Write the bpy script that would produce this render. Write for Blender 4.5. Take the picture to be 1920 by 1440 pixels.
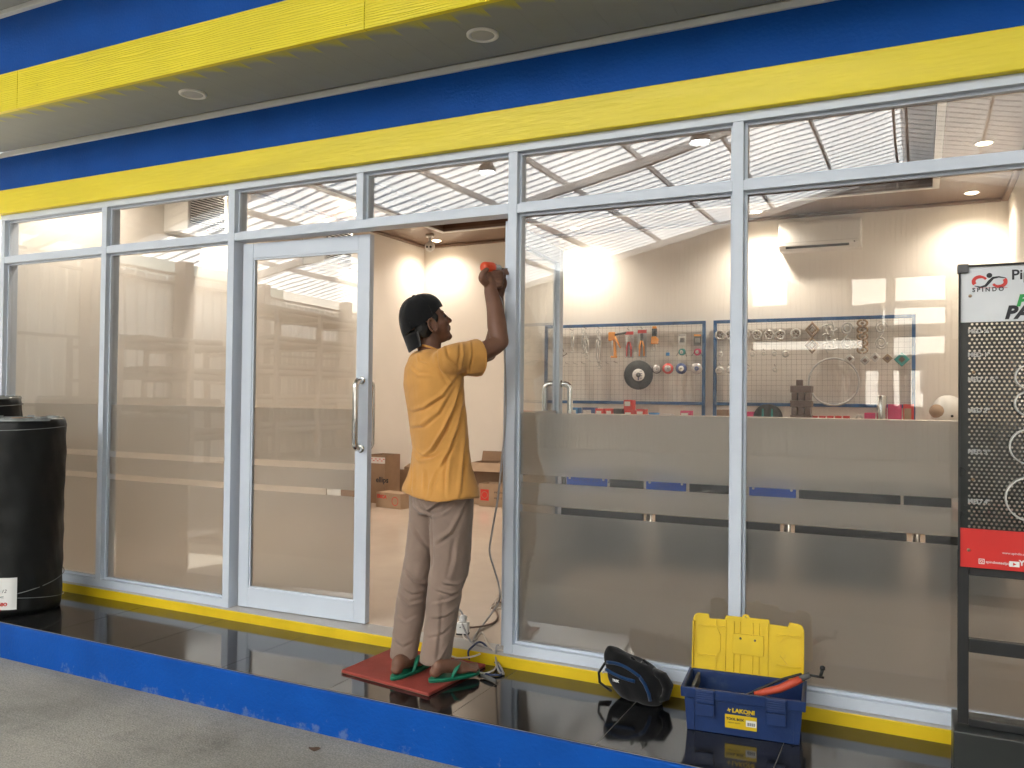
import bpy, math, random
import numpy as np
from mathutils import Vector, Matrix
random.seed(7)
for o in list(bpy.data.objects): bpy.data.objects.remove(o)
S = bpy.context.scene
COL = S.collection
R = math.radians
# ------------------------------------------------------------------ camera
FPX, YAW, PIT, ROL = 1551.36, 0.4582, 0.0159, 0.0108
CAM = np.array([0.0, -3.537, 1.2193])
_F = np.array([-math.sin(YAW)*math.cos(PIT), math.cos(YAW)*math.cos(PIT), math.sin(PIT)])
_r0 = np.array([math.cos(YAW), math.sin(YAW), 0.0]); _u0 = np.cross(_r0, _F)
_r = _r0*math.cos(ROL)+_u0*math.sin(ROL); _u = -_r0*math.sin(ROL)+_u0*math.cos(ROL)
cd = bpy.data.cameras.new('camera'); cam = bpy.data.objects.new('camera', cd); COL.objects.link(cam)
cd.sensor_width = 36; cd.lens = FPX/1920*36; cd.clip_end = 2000; cd.clip_start = 0.02
cam.matrix_world = Matrix(((_r[0], _u[0], -_F[0], CAM[0]), (_r[1], _u[1], -_F[1], CAM[1]), (_r[2], _u[2], -_F[2], CAM[2]), (0, 0, 0, 1)))
S.camera = cam
# ------------------------------------------------------------------ sky, sun, exposure
SUN_EL, SUN_AZ = R(52), R(-14)          # azimuth measured from +y towards +x
w = bpy.data.worlds.new('World'); S.world = w; w.use_nodes = True
nt = w.node_tree; bg = nt.nodes['Background']; sky = nt.nodes.new('ShaderNodeTexSky')
sky.sky_type = 'NISHITA'; sky.sun_disc = False; sky.sun_elevation = SUN_EL; sky.sun_rotation = SUN_AZ
sky.air_density = 1.6; sky.dust_density = 6.0
nt.links.new(sky.outputs[0], bg.inputs[0]); bg.inputs[1].default_value = 0.15
sl = bpy.data.lights.new('sun', 'SUN'); sl.energy = 4.6; sl.angle = R(0.6); sl.color = (1, .95, .87)
so = bpy.data.objects.new('sun', sl); COL.objects.link(so); so.location = (-10, 30, 40)
sd = Vector((math.sin(SUN_AZ)*math.cos(SUN_EL), math.cos(SUN_AZ)*math.cos(SUN_EL), math.sin(SUN_EL)))
so.rotation_euler = sd.to_track_quat('Z', 'Y').to_euler()
S.view_settings.view_transform = 'Standard'; S.view_settings.look = 'None'; S.view_settings.gamma = 1
S.view_settings.exposure = 2.52
S.render.engine = 'CYCLES'
cy = S.cycles
cy.max_bounces = 10; cy.diffuse_bounces = 5; cy.glossy_bounces = 5; cy.transmission_bounces = 8; cy.transparent_max_bounces = 24
cy.use_denoising = True; cy.sample_clamp_indirect = 12; cy.caustics_reflective = False; cy.caustics_refractive = False; cy.blur_glossy = 0.5

# ------------------------------------------------------------------ helpers
def ray(px, py): return _F+_r*(px-960)/FPX-_u*(py-720)/FPX
def on_y(px, py, Y): d = ray(px, py); return CAM+d*(Y-CAM[1])/d[1]
def on_x(px, py, X): d = ray(px, py); return CAM+d*(X-CAM[0])/d[0]
def on_z(px, py, Z): d = ray(px, py); return CAM+d*(Z-CAM[2])/d[2]
def unit(v): v = np.array(v, float); return v/np.linalg.norm(v)
def frame_of(axis, hint=(0, 0, 1)):
    a = unit(axis); h = np.array(hint, float)
    if abs(a@h) > .95: h = np.array((1., 0, 0))
    x = unit(np.cross(h, a)); return x, np.cross(a, x), a

class MB:
    def __init__(s): s.v = []; s.f = []; s.sm = []
    def add(s, vs, fs, smooth=False):
        n = len(s.v); s.v += [tuple(float(c) for c in p) for p in vs]
        s.f += [tuple(i+n for i in f) for f in fs]; s.sm += [smooth]*len(fs); return s
    def obox(s, c, hx, hy, hz, X=(1, 0, 0), Y=(0, 1, 0), Z=(0, 0, 1)):
        c = np.array(c, float); X, Y, Z = [np.array(a, float) for a in (X, Y, Z)]
        vs = [c+X*hx*i+Y*hy*j+Z*hz*k for k in (-1, 1) for j in (-1, 1) for i in (-1, 1)]
        return s.add(vs, [(0, 2, 3, 1), (4, 5, 7, 6), (0, 1, 5, 4), (2, 6, 7, 3), (0, 4, 6, 2), (1, 3, 7, 5)])
    def box(s, x0, x1, y0, y1, z0, z1): return s.obox(((x0+x1)/2, (y0+y1)/2, (z0+z1)/2), (x1-x0)/2, (y1-y0)/2, (z1-z0)/2)
    def rings(s, rings, smooth=True, caps=True, closed=False):
        n = len(rings[0]); vs = [p for r in rings for p in r]; fs = []; m = len(rings)
        for i in range(m if closed else m-1):
            a, b = i*n, ((i+1) % m)*n
            for j in range(n): k = (j+1) % n; fs.append((a+j, a+k, b+k, b+j))
        s.add(vs, fs, smooth)
        if caps and not closed:
            q = len(s.v)-len(vs); s.f += [tuple(q+j for j in reversed(range(n))), tuple(q+(m-1)*n+j for j in range(n))]; s.sm += [False, False]
        return s
    def tube(s, pts, r, n=8, caps=True, closed=False, flat=1.0, hint=(0, 0, 1)):
        pts = [np.array(p, float) for p in pts]; m = len(pts); rs = r if isinstance(r, (list, tuple)) else [r]*m
        out = []; pu = None
        for i in range(m):
            if closed: t = pts[(i+1) % m]-pts[i-1]
            else: t = pts[min(i+1, m-1)]-pts[max(i-1, 0)]
            t = unit(t)
            if pu is None: x, y, _ = frame_of(t, hint)
            else:
                x = unit(pu-t*(pu@t)); y = np.cross(t, x)
            pu = x
            out.append([pts[i]+(x*math.cos(a)+y*math.sin(a)*flat)*rs[i] for a in [2*math.pi*k/n for k in range(n)]])
        return s.rings(out, True, caps, closed)
    def cyl(s, a, b, r, n=20, r2=None, smooth=True): return s.tube([a, b], [r, r if r2 is None else r2], n)
    def lathe(s, prof, c=(0, 0, 0), axis=(0, 0, 1), n=24, caps=True, hint=(0, 0, 1)):
        x, y, a = frame_of(axis, hint); c = np.array(c, float)
        return s.rings([[c+a*h+(x*math.cos(t)+y*math.sin(t))*max(r, 1e-4) for t in [2*math.pi*k/n for k in range(n)]] for r, h in prof], True, caps)
    def ring(s, c, axis, ro, ri, h, n=28):
        x, y, a = frame_of(axis); c = np.array(c, float); out = []
        for k in range(n):
            t = 2*math.pi*k/n; e = x*math.cos(t)+y*math.sin(t)
            out.append([c+e*ri-a*h/2, c+e*ro-a*h/2, c+e*ro+a*h/2, c+e*ri+a*h/2])
        return s.rings(out, False, False, True)
    def ell(s, c, ra, X=(1, 0, 0), Y=(0, 1, 0), Z=(0, 0, 1), n=16, m=10):
        c = np.array(c, float); X, Y, Z = [np.array(q, float) for q in (X, Y, Z)]
        rg = []
        for i in range(1, m):
            ph = math.pi*i/m-math.pi/2
            rg.append([c+X*ra[0]*math.cos(ph)*math.cos(t)+Y*ra[1]*math.cos(ph)*math.sin(t)+Z*ra[2]*math.sin(ph) for t in [2*math.pi*k/n for k in range(n)]])
        s.rings(rg, True, False); q = len(s.v)-n*(m-1); s.v += [tuple(c-Z*ra[2]), tuple(c+Z*ra[2])]; b, t = len(s.v)-2, len(s.v)-1
        for j in range(n):
            k = (j+1) % n; s.f += [(b, q+k, q+j), (t, q+(m-2)*n+j, q+(m-2)*n+k)]; s.sm += [True, True]
        return s
    def prism(s, poly, O, X, Y, t):
        """outline poly (2d) in plane O,X,Y, thickness t along X x Y"""
        O, X, Y = [np.array(q, float) for q in (O, X, Y)]; N = unit(np.cross(X, Y)); n = len(poly)
        a = [O+X*p[0]+Y*p[1] for p in poly]; b = [p+N*t for p in a]
        return s.add(a+b, [tuple(reversed(range(n))), tuple(range(n, 2*n))]+[(i, (i+1) % n, n+(i+1) % n, n+i) for i in range(n)])
    def quad(s, a, b, c, d, smooth=False): return s.add([a, b, c, d], [(0, 1, 2, 3)], smooth)
    def mesh(s, name):
        me = bpy.data.meshes.new(name); me.from_pydata(s.v, [], s.f); me.validate()
        if len(me.polygons) == len(s.sm): me.polygons.foreach_set('use_smooth', s.sm)
        me.update(); return me
    def build(s, name, m, parent=None, bevel=0, seg=2, kind=None):
        return link(name, s.mesh(name), m, parent, bevel, seg, kind)

def link(name, me, m, parent=None, bevel=0, seg=2, kind=None):
    o = bpy.data.objects.new(name, me); COL.objects.link(o)
    if m is not None and not me.materials: me.materials.append(m)
    if parent is not None:
        o.parent = parent
        o.matrix_parent_inverse = Matrix.Translation(-abs_loc(parent))
    if bevel:
        b = o.modifiers.new('bevel', 'BEVEL'); b.width = bevel; b.segments = seg; b.limit_method = 'ANGLE'; b.angle_limit = R(40)
    if kind: o['kind'] = kind
    return o
def abs_loc(o):
    l = Vector(o.location)
    return l
def thing(name, label, cat, loc=(0, 0, 0), group=None):
    o = bpy.data.objects.new(name, None); COL.objects.link(o); o.location = Vector([float(c) for c in loc]); o.empty_display_size = .05
    return tag(o, label, cat, group)
def tag(o, label, cat, group=None):
    o['label'] = label; o['category'] = cat
    if group: o['group'] = group
    return o
def struct(o): o['kind'] = 'structure'; return o
def stempty(name, loc=(0, 0, 0)):
    o = bpy.data.objects.new(name, None); COL.objects.link(o); o.location = loc; o['kind'] = 'structure'; return o
def dup(root, delta, label=None, mat_swap=None):
    """copy of a thing with copies of its parts and sub-parts, moved by delta"""
    r = root.copy(); COL.objects.link(r); r.location = root.location+Vector([float(c) for c in delta])
    if label: r['label'] = label
    for ch in list(root.children):
        c = ch.copy(); COL.objects.link(c); c.parent = r; c.matrix_parent_inverse = ch.matrix_parent_inverse.copy()
        for g in list(ch.children):
            e = g.copy(); COL.objects.link(e); e.parent = c; e.matrix_parent_inverse = g.matrix_parent_inverse.copy()
    return r
def solidify_eval(mb, mods, name):
    """run modifiers on a temporary object and return the evaluated mesh"""
    o = bpy.data.objects.new('tmp', mb.mesh('tmp')); COL.objects.link(o)
    for ty, kw in mods:
        m = o.modifiers.new(ty, ty)
        for k, v in kw.items(): setattr(m, k, v)
    dg = bpy.context.evaluated_depsgraph_get(); me = bpy.data.meshes.new_from_object(o.evaluated_get(dg), depsgraph=dg)
    bpy.data.objects.remove(o); me.name = name; me.materials.clear(); return me
def text(body, size, O, X, Y, m, parent, name='lettering', ext=.0004, shear=0, bold=0, align='LEFT', sx=1.0):
    c = bpy.data.curves.new('t', 'FONT'); c.body = body; c.size = size; c.extrude = ext; c.shear = shear; c.offset = bold; c.align_x = align; c.resolution_u = 3
    o = bpy.data.objects.new('t', c); COL.objects.link(o)
    dg = bpy.context.evaluated_depsgraph_get(); me = bpy.data.meshes.new_from_object(o.evaluated_get(dg), depsgraph=dg)
    bpy.data.objects.remove(o); X = unit(X); Y = unit(Y); N = np.cross(X, Y); O = np.array(O, float)
    M = Matrix([[X[i]*sx, Y[i], N[i], O[i]] for i in range(3)]+[[0, 0, 0, 1]]); me.transform(M); me.materials.clear()
    return link(name, me, m, parent)

# ------------------------------------------------------------------ materials
def nod(m): return m.node_tree.nodes, m.node_tree.links
def mat(name, col, rough=.5, metal=0, var=.06, scale=6, bump=0, bscale=60, spec=.5, coat=0, stretch=None, dirt=None, dscale=3, dthr=.62, rvar=0):
    """procedural surface: base colour with large soft variation, optional dirt patches, fine bump"""
    m = bpy.data.materials.new(name); m.use_nodes = True; N, L = nod(m); b = N['Principled BSDF']
    b.inputs['Roughness'].default_value = rough; b.inputs['Metallic'].default_value = metal
    b.inputs['Specular IOR Level'].default_value = spec; b.inputs['Coat Weight'].default_value = coat; b.inputs['Coat Roughness'].default_value = .08
    tc = N.new('ShaderNodeTexCoord'); mp = N.new('ShaderNodeMapping'); L.new(tc.outputs['Object'], mp.inputs[0])
    if stretch: mp.inputs['Scale'].default_value = stretch
    nz = N.new('ShaderNodeTexNoise'); nz.inputs['Scale'].default_value = scale; nz.inputs['Detail'].default_value = 5; L.new(mp.outputs[0], nz.inputs[0])
    cr = N.new('ShaderNodeValToRGB'); L.new(nz.outputs[0], cr.inputs[0])
    cr.color_ramp.elements[0].position = .3; cr.color_ramp.elements[1].position = .7
    cr.color_ramp.elements[0].color = (*[c*(1-var) for c in col], 1); cr.color_ramp.elements[1].color = (*[min(1, c*(1+var)) for c in col], 1)
    out = cr.outputs[0]
    if dirt:
        n2 = N.new('ShaderNodeTexNoise'); n2.inputs['Scale'].default_value = dscale; n2.inputs['Detail'].default_value = 8; n2.inputs['Roughness'].default_value = .7; L.new(mp.outputs[0], n2.inputs[0])
        r2 = N.new('ShaderNodeValToRGB'); r2.color_ramp.elements[0].position = dthr; r2.color_ramp.elements[1].position = dthr+.12; L.new(n2.outputs[0], r2.inputs[0])
        mx = N.new('ShaderNodeMix'); mx.data_type = 'RGBA'; L.new(r2.outputs[0], mx.inputs[0]); L.new(out, mx.inputs[6]); mx.inputs[7].default_value = (*dirt, 1); out = mx.outputs[2]
    L.new(out, b.inputs['Base Color'])
    if rvar:
        mr = N.new('ShaderNodeMapRange'); mr.inputs[3].default_value = max(.02, rough-rvar); mr.inputs[4].default_value = rough+rvar
        n4 = N.new('ShaderNodeTexNoise'); n4.inputs['Scale'].default_value = scale*2.3; n4.inputs['Detail'].default_value = 6; L.new(mp.outputs[0], n4.inputs[0]); L.new(n4.outputs[0], mr.inputs[0]); L.new(mr.outputs[0], b.inputs['Roughness'])
    if bump:
        n3 = N.new('ShaderNodeTexNoise'); n3.inputs['Scale'].default_value = bscale; n3.inputs['Detail'].default_value = 4; L.new(mp.outputs[0], n3.inputs[0])
        bp = N.new('ShaderNodeBump'); bp.inputs['Strength'].default_value = bump; bp.inputs['Distance'].default_value = .01; L.new(n3.outputs[0], bp.inputs['Height']); L.new(bp.outputs[0], b.inputs['Normal'])
    return m
def emis(name, col, st):
    m = bpy.data.materials.new(name); m.use_nodes = True; N, L = nod(m); b = N['Principled BSDF']
    b.inputs['Base Color'].default_value = (*col, 1); b.inputs['Emission Color'].default_value = (*col, 1); b.inputs['Emission Strength'].default_value = st; return m
def glass_mat(name, ior=1.6, tint=(.975, .985, .98)):
    m = bpy.data.materials.new(name); m.use_nodes = True; N, L = nod(m); N.remove(N['Principled BSDF']); out = N['Material Output']
    fr = N.new('ShaderNodeFresnel')
    ge = N.new('ShaderNodeNewGeometry'); mr = N.new('ShaderNodeMapRange'); mr.inputs[3].default_value = ior; mr.inputs[4].default_value = 1/ior   # same index on both faces of the sheet
    L.new(ge.outputs['Backfacing'], mr.inputs[0]); L.new(mr.outputs[0], fr.inputs['IOR'])
    tr = N.new('ShaderNodeBsdfTransparent'); tr.inputs[0].default_value = (*tint, 1)
    gl = N.new('ShaderNodeBsdfGlossy'); gl.inputs['Roughness'].default_value = .003; mx = N.new('ShaderNodeMixShader')
    L.new(fr.outputs[0], mx.inputs[0]); L.new(tr.outputs[0], mx.inputs[1]); L.new(gl.outputs[0], mx.inputs[2]); L.new(mx.outputs[0], out.inputs[0])
    # faint pull of the sheet so reflections bend a little as in float glass
    tc = N.new('ShaderNodeTexCoord'); nz = N.new('ShaderNodeTexNoise'); nz.inputs['Scale'].default_value = 1.7; nz.inputs['Detail'].default_value = 1
    L.new(tc.outputs['Object'], nz.inputs[0]); bp = N.new('ShaderNodeBump'); bp.inputs['Strength'].default_value = .05; bp.inputs['Distance'].default_value = .02
    L.new(nz.outputs[0], bp.inputs['Height']); L.new(bp.outputs[0], gl.inputs['Normal'])
    return m
def film_mat():
    m = bpy.data.materials.new('frosted_film'); m.use_nodes = True; N, L = nod(m); N.remove(N['Principled BSDF']); out = N['Material Output']
    tl = N.new('ShaderNodeBsdfTranslucent'); tl.inputs[0].default_value = (.80, .80, .80, 1)
    df = N.new('ShaderNodeBsdfDiffuse'); df.inputs[0].default_value = (.72, .73, .73, 1)
    rf = N.new('ShaderNodeBsdfRefraction'); rf.inputs['IOR'].default_value = 1.3; rf.inputs['Roughness'].default_value = .30; rf.inputs[0].default_value = (.95, .93, .9, 1)
    a = N.new('ShaderNodeMixShader'); a.inputs[0].default_value = .42; L.new(tl.outputs[0], a.inputs[1]); L.new(df.outputs[0], a.inputs[2])
    b = N.new('ShaderNodeMixShader'); b.inputs[0].default_value = .75; L.new(a.outputs[0], b.inputs[1]); L.new(rf.outputs[0], b.inputs[2]); L.new(b.outputs[0], out.inputs[0])
    return m
def cloth(name, col, scale=900, var=.08):
    m = mat(name, col, .92, 0, var, 9, spec=.12); N, L = nod(m); b = N['Principled BSDF']; b.inputs['Sheen Weight'].default_value = .25; b.inputs['Sheen Roughness'].default_value = .5
    tc = N.new('ShaderNodeTexCoord'); nz = N.new('ShaderNodeTexNoise'); nz.inputs['Scale'].default_value = 45; nz.inputs['Detail'].default_value = 6; L.new(tc.outputs['Object'], nz.inputs[0])
    bp = N.new('ShaderNodeBump'); bp.inputs['Strength'].default_value = .25; bp.inputs['Distance'].default_value = .006; L.new(nz.outputs[0], bp.inputs['Height']); L.new(bp.outputs[0], b.inputs['Normal']); return m

M = {}
M['frame'] = mat('white_powder_coat', (.62, .68, .77), .38, var=.03, scale=3, rvar=.08)
M['glass'] = glass_mat('float_glass', 1.72)
M['film'] = film_mat()
M['yellow'] = mat('yellow_paint', (.84, .68, .018), .42, var=.07, scale=3, bump=.25, bscale=22, stretch=(.35, 1, 3), rvar=.1, dirt=(.74, .52, .03), dscale=2.2, dthr=.6)
M['yellow_sill'] = mat('yellow_sill_paint', (.80, .56, .012), .45, var=.08, scale=5, bump=.15, bscale=40, dirt=(.45, .33, .05), dscale=9, dthr=.68)
M['blue'] = mat('blue_paint', (.0015, .074, .36), .6, spec=.18, var=.08, scale=4, bump=.2, bscale=70, rvar=.08)
M['white_trim'] = mat('white_trim', (.72, .73, .71), .6, var=.04)
M['soffit'] = mat('soffit_grey', (.33, .35, .34), .7, var=.05, scale=3)
M['wall'] = mat('cream_wall', (.87, .83, .77), .75, var=.025, scale=2, bump=.06, bscale=90)
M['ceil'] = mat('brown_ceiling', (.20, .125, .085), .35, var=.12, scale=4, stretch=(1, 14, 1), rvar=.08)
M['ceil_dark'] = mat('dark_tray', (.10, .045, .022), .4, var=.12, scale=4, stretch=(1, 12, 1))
M['floor'] = mat('beige_tile', (.66, .56, .47), .13, var=.06, scale=2.5, rvar=.05)
M['black_tile'] = mat('black_granite', (.012, .012, .013), .085, var=.3, scale=120, bump=.05, bscale=2.6, spec=.6, dirt=(.035, .034, .032), dscale=4.5, dthr=.55)
M['grout'] = mat('grout', (.42, .38, .32), .9)
M['ledge'] = mat('ledge', (.55, .53, .51), .5, var=.06)
M['steel'] = mat('brushed_steel', (.62, .62, .60), .22, 1, .06)
M['chrome'] = mat('chrome', (.80, .80, .78), .08, 1, .03)
M['black'] = mat('black_paint', (.014, .015, .016), .4, var=.2, scale=8)
M['blackm'] = mat('black_matte', (.02, .02, .02), .75, var=.2)
M['white'] = mat('white_plastic', (.80, .79, .76), .38, var=.03)
M['red'] = mat('red_paint', (.62, .035, .025), .4, var=.08)
M['greyd'] = mat('dark_grey', (.10, .10, .10), .6, var=.15)
M['greyl'] = mat('light_grey', (.45, .45, .44), .5, var=.06)
M['ink'] = mat('black_ink', (.02, .02, .025), .6)
M['paper'] = mat('paper', (.82, .82, .80), .8, var=.03)
# ================================================================== the setting
PT = -.055            # top of the black tiled step
GZ = -.242            # concrete ground
def ground_mat():
    m = mat('concrete', (.34, .325, .295), .85, var=.26, scale=1.1, bump=.35, bscale=120, dirt=(.24, .23, .21), dscale=1.3, dthr=.52)
    N, L = nod(m); b = N['Principled BSDF']; src = b.inputs['Base Color'].links[0].from_socket
    tc = N.new('ShaderNodeTexCoord'); nz = N.new('ShaderNodeTexNoise'); nz.inputs['Scale'].default_value = 160; nz.inputs['Detail'].default_value = 3; L.new(tc.outputs['Object'], nz.inputs[0])
    cr = N.new('ShaderNodeValToRGB'); cr.color_ramp.elements[0].position = .35; cr.color_ramp.elements[1].position = .68
    cr.color_ramp.elements[0].color = (.72, .72, .70, 1); cr.color_ramp.elements[1].color = (1.18, 1.17, 1.15, 1); L.new(nz.outputs[0], cr.inputs[0])
    mx = N.new('ShaderNodeMix'); mx.data_type = 'RGBA'; mx.blend_type = 'MULTIPLY'; mx.inputs[0].default_value = 1; L.new(src, mx.inputs[6]); L.new(cr.outputs[0], mx.inputs[7])
    # brushed streaks from the broom finish
    mp = N.new('ShaderNodeMapping'); mp.inputs['Scale'].default_value = (3, 60, 1); mp.inputs['Rotation'].default_value = (0, 0, R(12)); L.new(tc.outputs['Object'], mp.inputs[0])
    n2 = N.new('ShaderNodeTexNoise'); n2.inputs['Scale'].default_value = 1.6; n2.inputs['Detail'].default_value = 4; L.new(mp.outputs[0], n2.inputs[0])
    c2 = N.new('ShaderNodeValToRGB'); c2.color_ramp.elements[0].color = (.84, .84, .83, 1); c2.color_ramp.elements[1].color = (1.12, 1.12, 1.11, 1); L.new(n2.outputs[0], c2.inputs[0])
    m2 = N.new('ShaderNodeMix'); m2.data_type = 'RGBA'; m2.blend_type = 'MULTIPLY'; m2.inputs[0].default_value = 1; L.new(mx.outputs[2], m2.inputs[6]); L.new(c2.outputs[0], m2.inputs[7])
    L.new(m2.outputs[2], b.inputs['Base Color']); return m
M['ground'] = ground_mat()
g = MB(); g.quad((-500, -500, GZ), (500, -500, GZ), (500, 500, GZ), (-500, 500, GZ)); struct(g.build('ground', M['ground']))

q = MB(); c = on_z(588, 1405, GZ)
q.add([(c[0]+.028*math.cos(a)*(1+.25*math.sin(3*a)), c[1]+.017*math.sin(a), GZ+.004+.004*math.sin(2*a)) for a in np.linspace(0, 2*math.pi, 13)[:-1]]+[(c[0], c[1], GZ+.007)], [(i, (i+1) % 12, 12) for i in range(12)], True)
tag(q.build('dry_leaf', mat('dry_leaf', (.10, .06, .035), .9)), 'small brown dry leaf lying on the concrete before the kerb', 'leaf')
def step_mat():
    m = mat('blue_step_paint', (.0015, .072, .36), .6, spec=.18, var=.12, scale=4, bump=.3, bscale=55)
    N, L = nod(m); b = N['Principled BSDF']; src = b.inputs['Base Color'].links[0].from_socket
    tc = N.new('ShaderNodeTexCoord'); sp = N.new('ShaderNodeSeparateXYZ'); L.new(tc.outputs['Object'], sp.inputs[0])
    mr = N.new('ShaderNodeMapRange'); mr.inputs[1].default_value = GZ; mr.inputs[2].default_value = GZ+.075; mr.inputs[3].default_value = .17; mr.inputs[4].default_value = 0; L.new(sp.outputs[2], mr.inputs[0])
    nz = N.new('ShaderNodeTexNoise'); nz.inputs['Scale'].default_value = 17; nz.inputs['Detail'].default_value = 9; nz.inputs['Roughness'].default_value = .72; L.new(tc.outputs['Object'], nz.inputs[0])
    ad = N.new('ShaderNodeMath'); L.new(nz.outputs[0], ad.inputs[0]); L.new(mr.outputs[0], ad.inputs[1])
    cr = N.new('ShaderNodeValToRGB'); cr.color_ramp.elements[0].position = .66; cr.color_ramp.elements[1].position = .76; L.new(ad.outputs[0], cr.inputs[0])
    mu = N.new('ShaderNodeMath'); mu.operation = 'MULTIPLY'; mu.inputs[1].default_value = .26; L.new(cr.outputs[0], mu.inputs[0])
    mx = N.new('ShaderNodeMix'); mx.data_type = 'RGBA'; L.new(mu.outputs[0], mx.inputs[0]); L.new(src, mx.inputs[6]); mx.inputs[7].default_value = (.30, .34, .36, 1); L.new(mx.outputs[2], b.inputs['Base Color']); return m
YE = -.655
st = stempty('step_platform', (-2.5, YE/2, GZ))
mb = MB(); mb.box(-7.2, 1.6, YE+.002, -.029, GZ-.05, PT-.0022); mb.build('step_core', M['grout'], st)
mb = MB(); mb.box(-7.2, 1.6, YE-.018, YE+.001, GZ-.05, PT-.0015); mb.build('riser', step_mat(), st, bevel=.004)
# joint offsets follow the photograph: one seam crosses the step about every 0.6 m
TJ = .6165
for k in range(14):
    x0 = -1.684-TJ*9+k*TJ
    mb = MB(); mb.box(x0+.0013, x0+TJ-.0013, YE+.0025, -.0312, PT-.0021, PT+random.uniform(-.0003, .0003)); mb.build('tile', M['black_tile'], st, bevel=.0005, seg=1)
mb = MB(); mb.box(-7.2, 1.6, -.030, .0, PT-.2, -.0025); mb.build('sill_riser', M['yellow_sill'], st, bevel=.003)
mb = MB(); mb.box(-5.75, .78, -.027, .12, -.0022, 0.0); mb.build('ledge', M['ledge'], st)

# ---- shop shell
XL, XR, YB, ZC = -5.70, .74, 5.45, 3.138
mb = MB(); mb.box(XL-.15, XR+.15, .121, YB+.15, -.2, 0.0005); struct(mb.build('shop_floor', M['floor']))
mb = MB(); mb.box(XL-.15, XL, .10, YB, 0, 3.44); struct(mb.build('wall_left', M['wall']))
mb = MB(); mb.box(XL-.15, XR+.15, YB, YB+.15, 0, 3.44); struct(mb.build('wall_back', M['wall']))
mb = MB(); mb.box(XR, XR+.15, .10, YB, 0, 3.44); struct(mb.build('wall_right', M['wall']))
cl = stempty('shop_ceiling', (-2.5, 2.7, ZC))
TX0, TX1, TY0, TY1 = -4.97, .10, .95, 4.70
mb = MB()
for a in ((XL, TX0, .12, YB), (TX1, XR, .12, YB), (TX0, TX1, .12, TY0), (TX0, TX1, TY1, YB)): mb.box(*a, ZC, ZC+.03)
mb.build('border', M['ceil'], cl)
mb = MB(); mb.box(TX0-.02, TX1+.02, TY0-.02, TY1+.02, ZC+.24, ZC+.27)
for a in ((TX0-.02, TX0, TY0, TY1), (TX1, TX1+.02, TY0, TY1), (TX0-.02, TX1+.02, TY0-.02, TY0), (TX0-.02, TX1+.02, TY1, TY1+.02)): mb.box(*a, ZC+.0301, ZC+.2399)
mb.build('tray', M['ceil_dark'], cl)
mb = MB()
t = .05
for a in ((TX0-t, TX0+.006, TY0-t, TY1+t), (TX1-.006, TX1+t, TY0-t, TY1+t), (TX0+.0061, TX1-.0061, TY0-t, TY0+.006), (TX0+.0061, TX1-.0061, TY1-.006, TY1+t)): mb.box(*a, ZC-.012, ZC-.0005)
mb.build('tray_trim', M['white_trim'], cl, bevel=.003)
mb = MB()
for a in ((XL+.0005, XL+.055, .13, YB-.0005), (XR-.055, XR-.0005, .13, YB-.0005), (XL+.0551, XR-.0551, YB-.055, YB-.0005)): mb.box(*a, ZC-.03, ZC-.0005)
mb.build('cornice', M['ceil'], cl, bevel=.01)
mb = MB(); mb.box(XL-.15, XR+.15, .10, YB+.15, 3.441, 3.52); struct(mb.build('shop_roof_slab', M['soffit']))

mb = MB(); mb.box(XL-.15, XR+.15, .1005, .1195, 2.4338, 3.4405); struct(mb.build('wall_front_lintel', M['wall']))  # added above the glass to stop lamp light leaking onto the soffit
# ---- fascia over the shopfront
fa = thing('shop_fascia', 'yellow and blue painted band over the shop glass', 'fascia', (-2.4, -.03, 2.43))
mb = MB(); mb.box(-7.2, 1.6, -.035, .099, 2.434, 2.5945); mb.build('yellow_band', M['yellow'], fa, bevel=.004)
mb = MB(); mb.box(-7.2, 1.6, -.031, .099, 2.595, 2.846); mb.build('blue_band', M['blue'], fa)
mb = MB(); mb.box(-7.2, 1.6, -.050, -.0315, 2.815, 2.8460); mb.build('white_trim', M['white_trim'], fa, bevel=.003)

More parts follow.
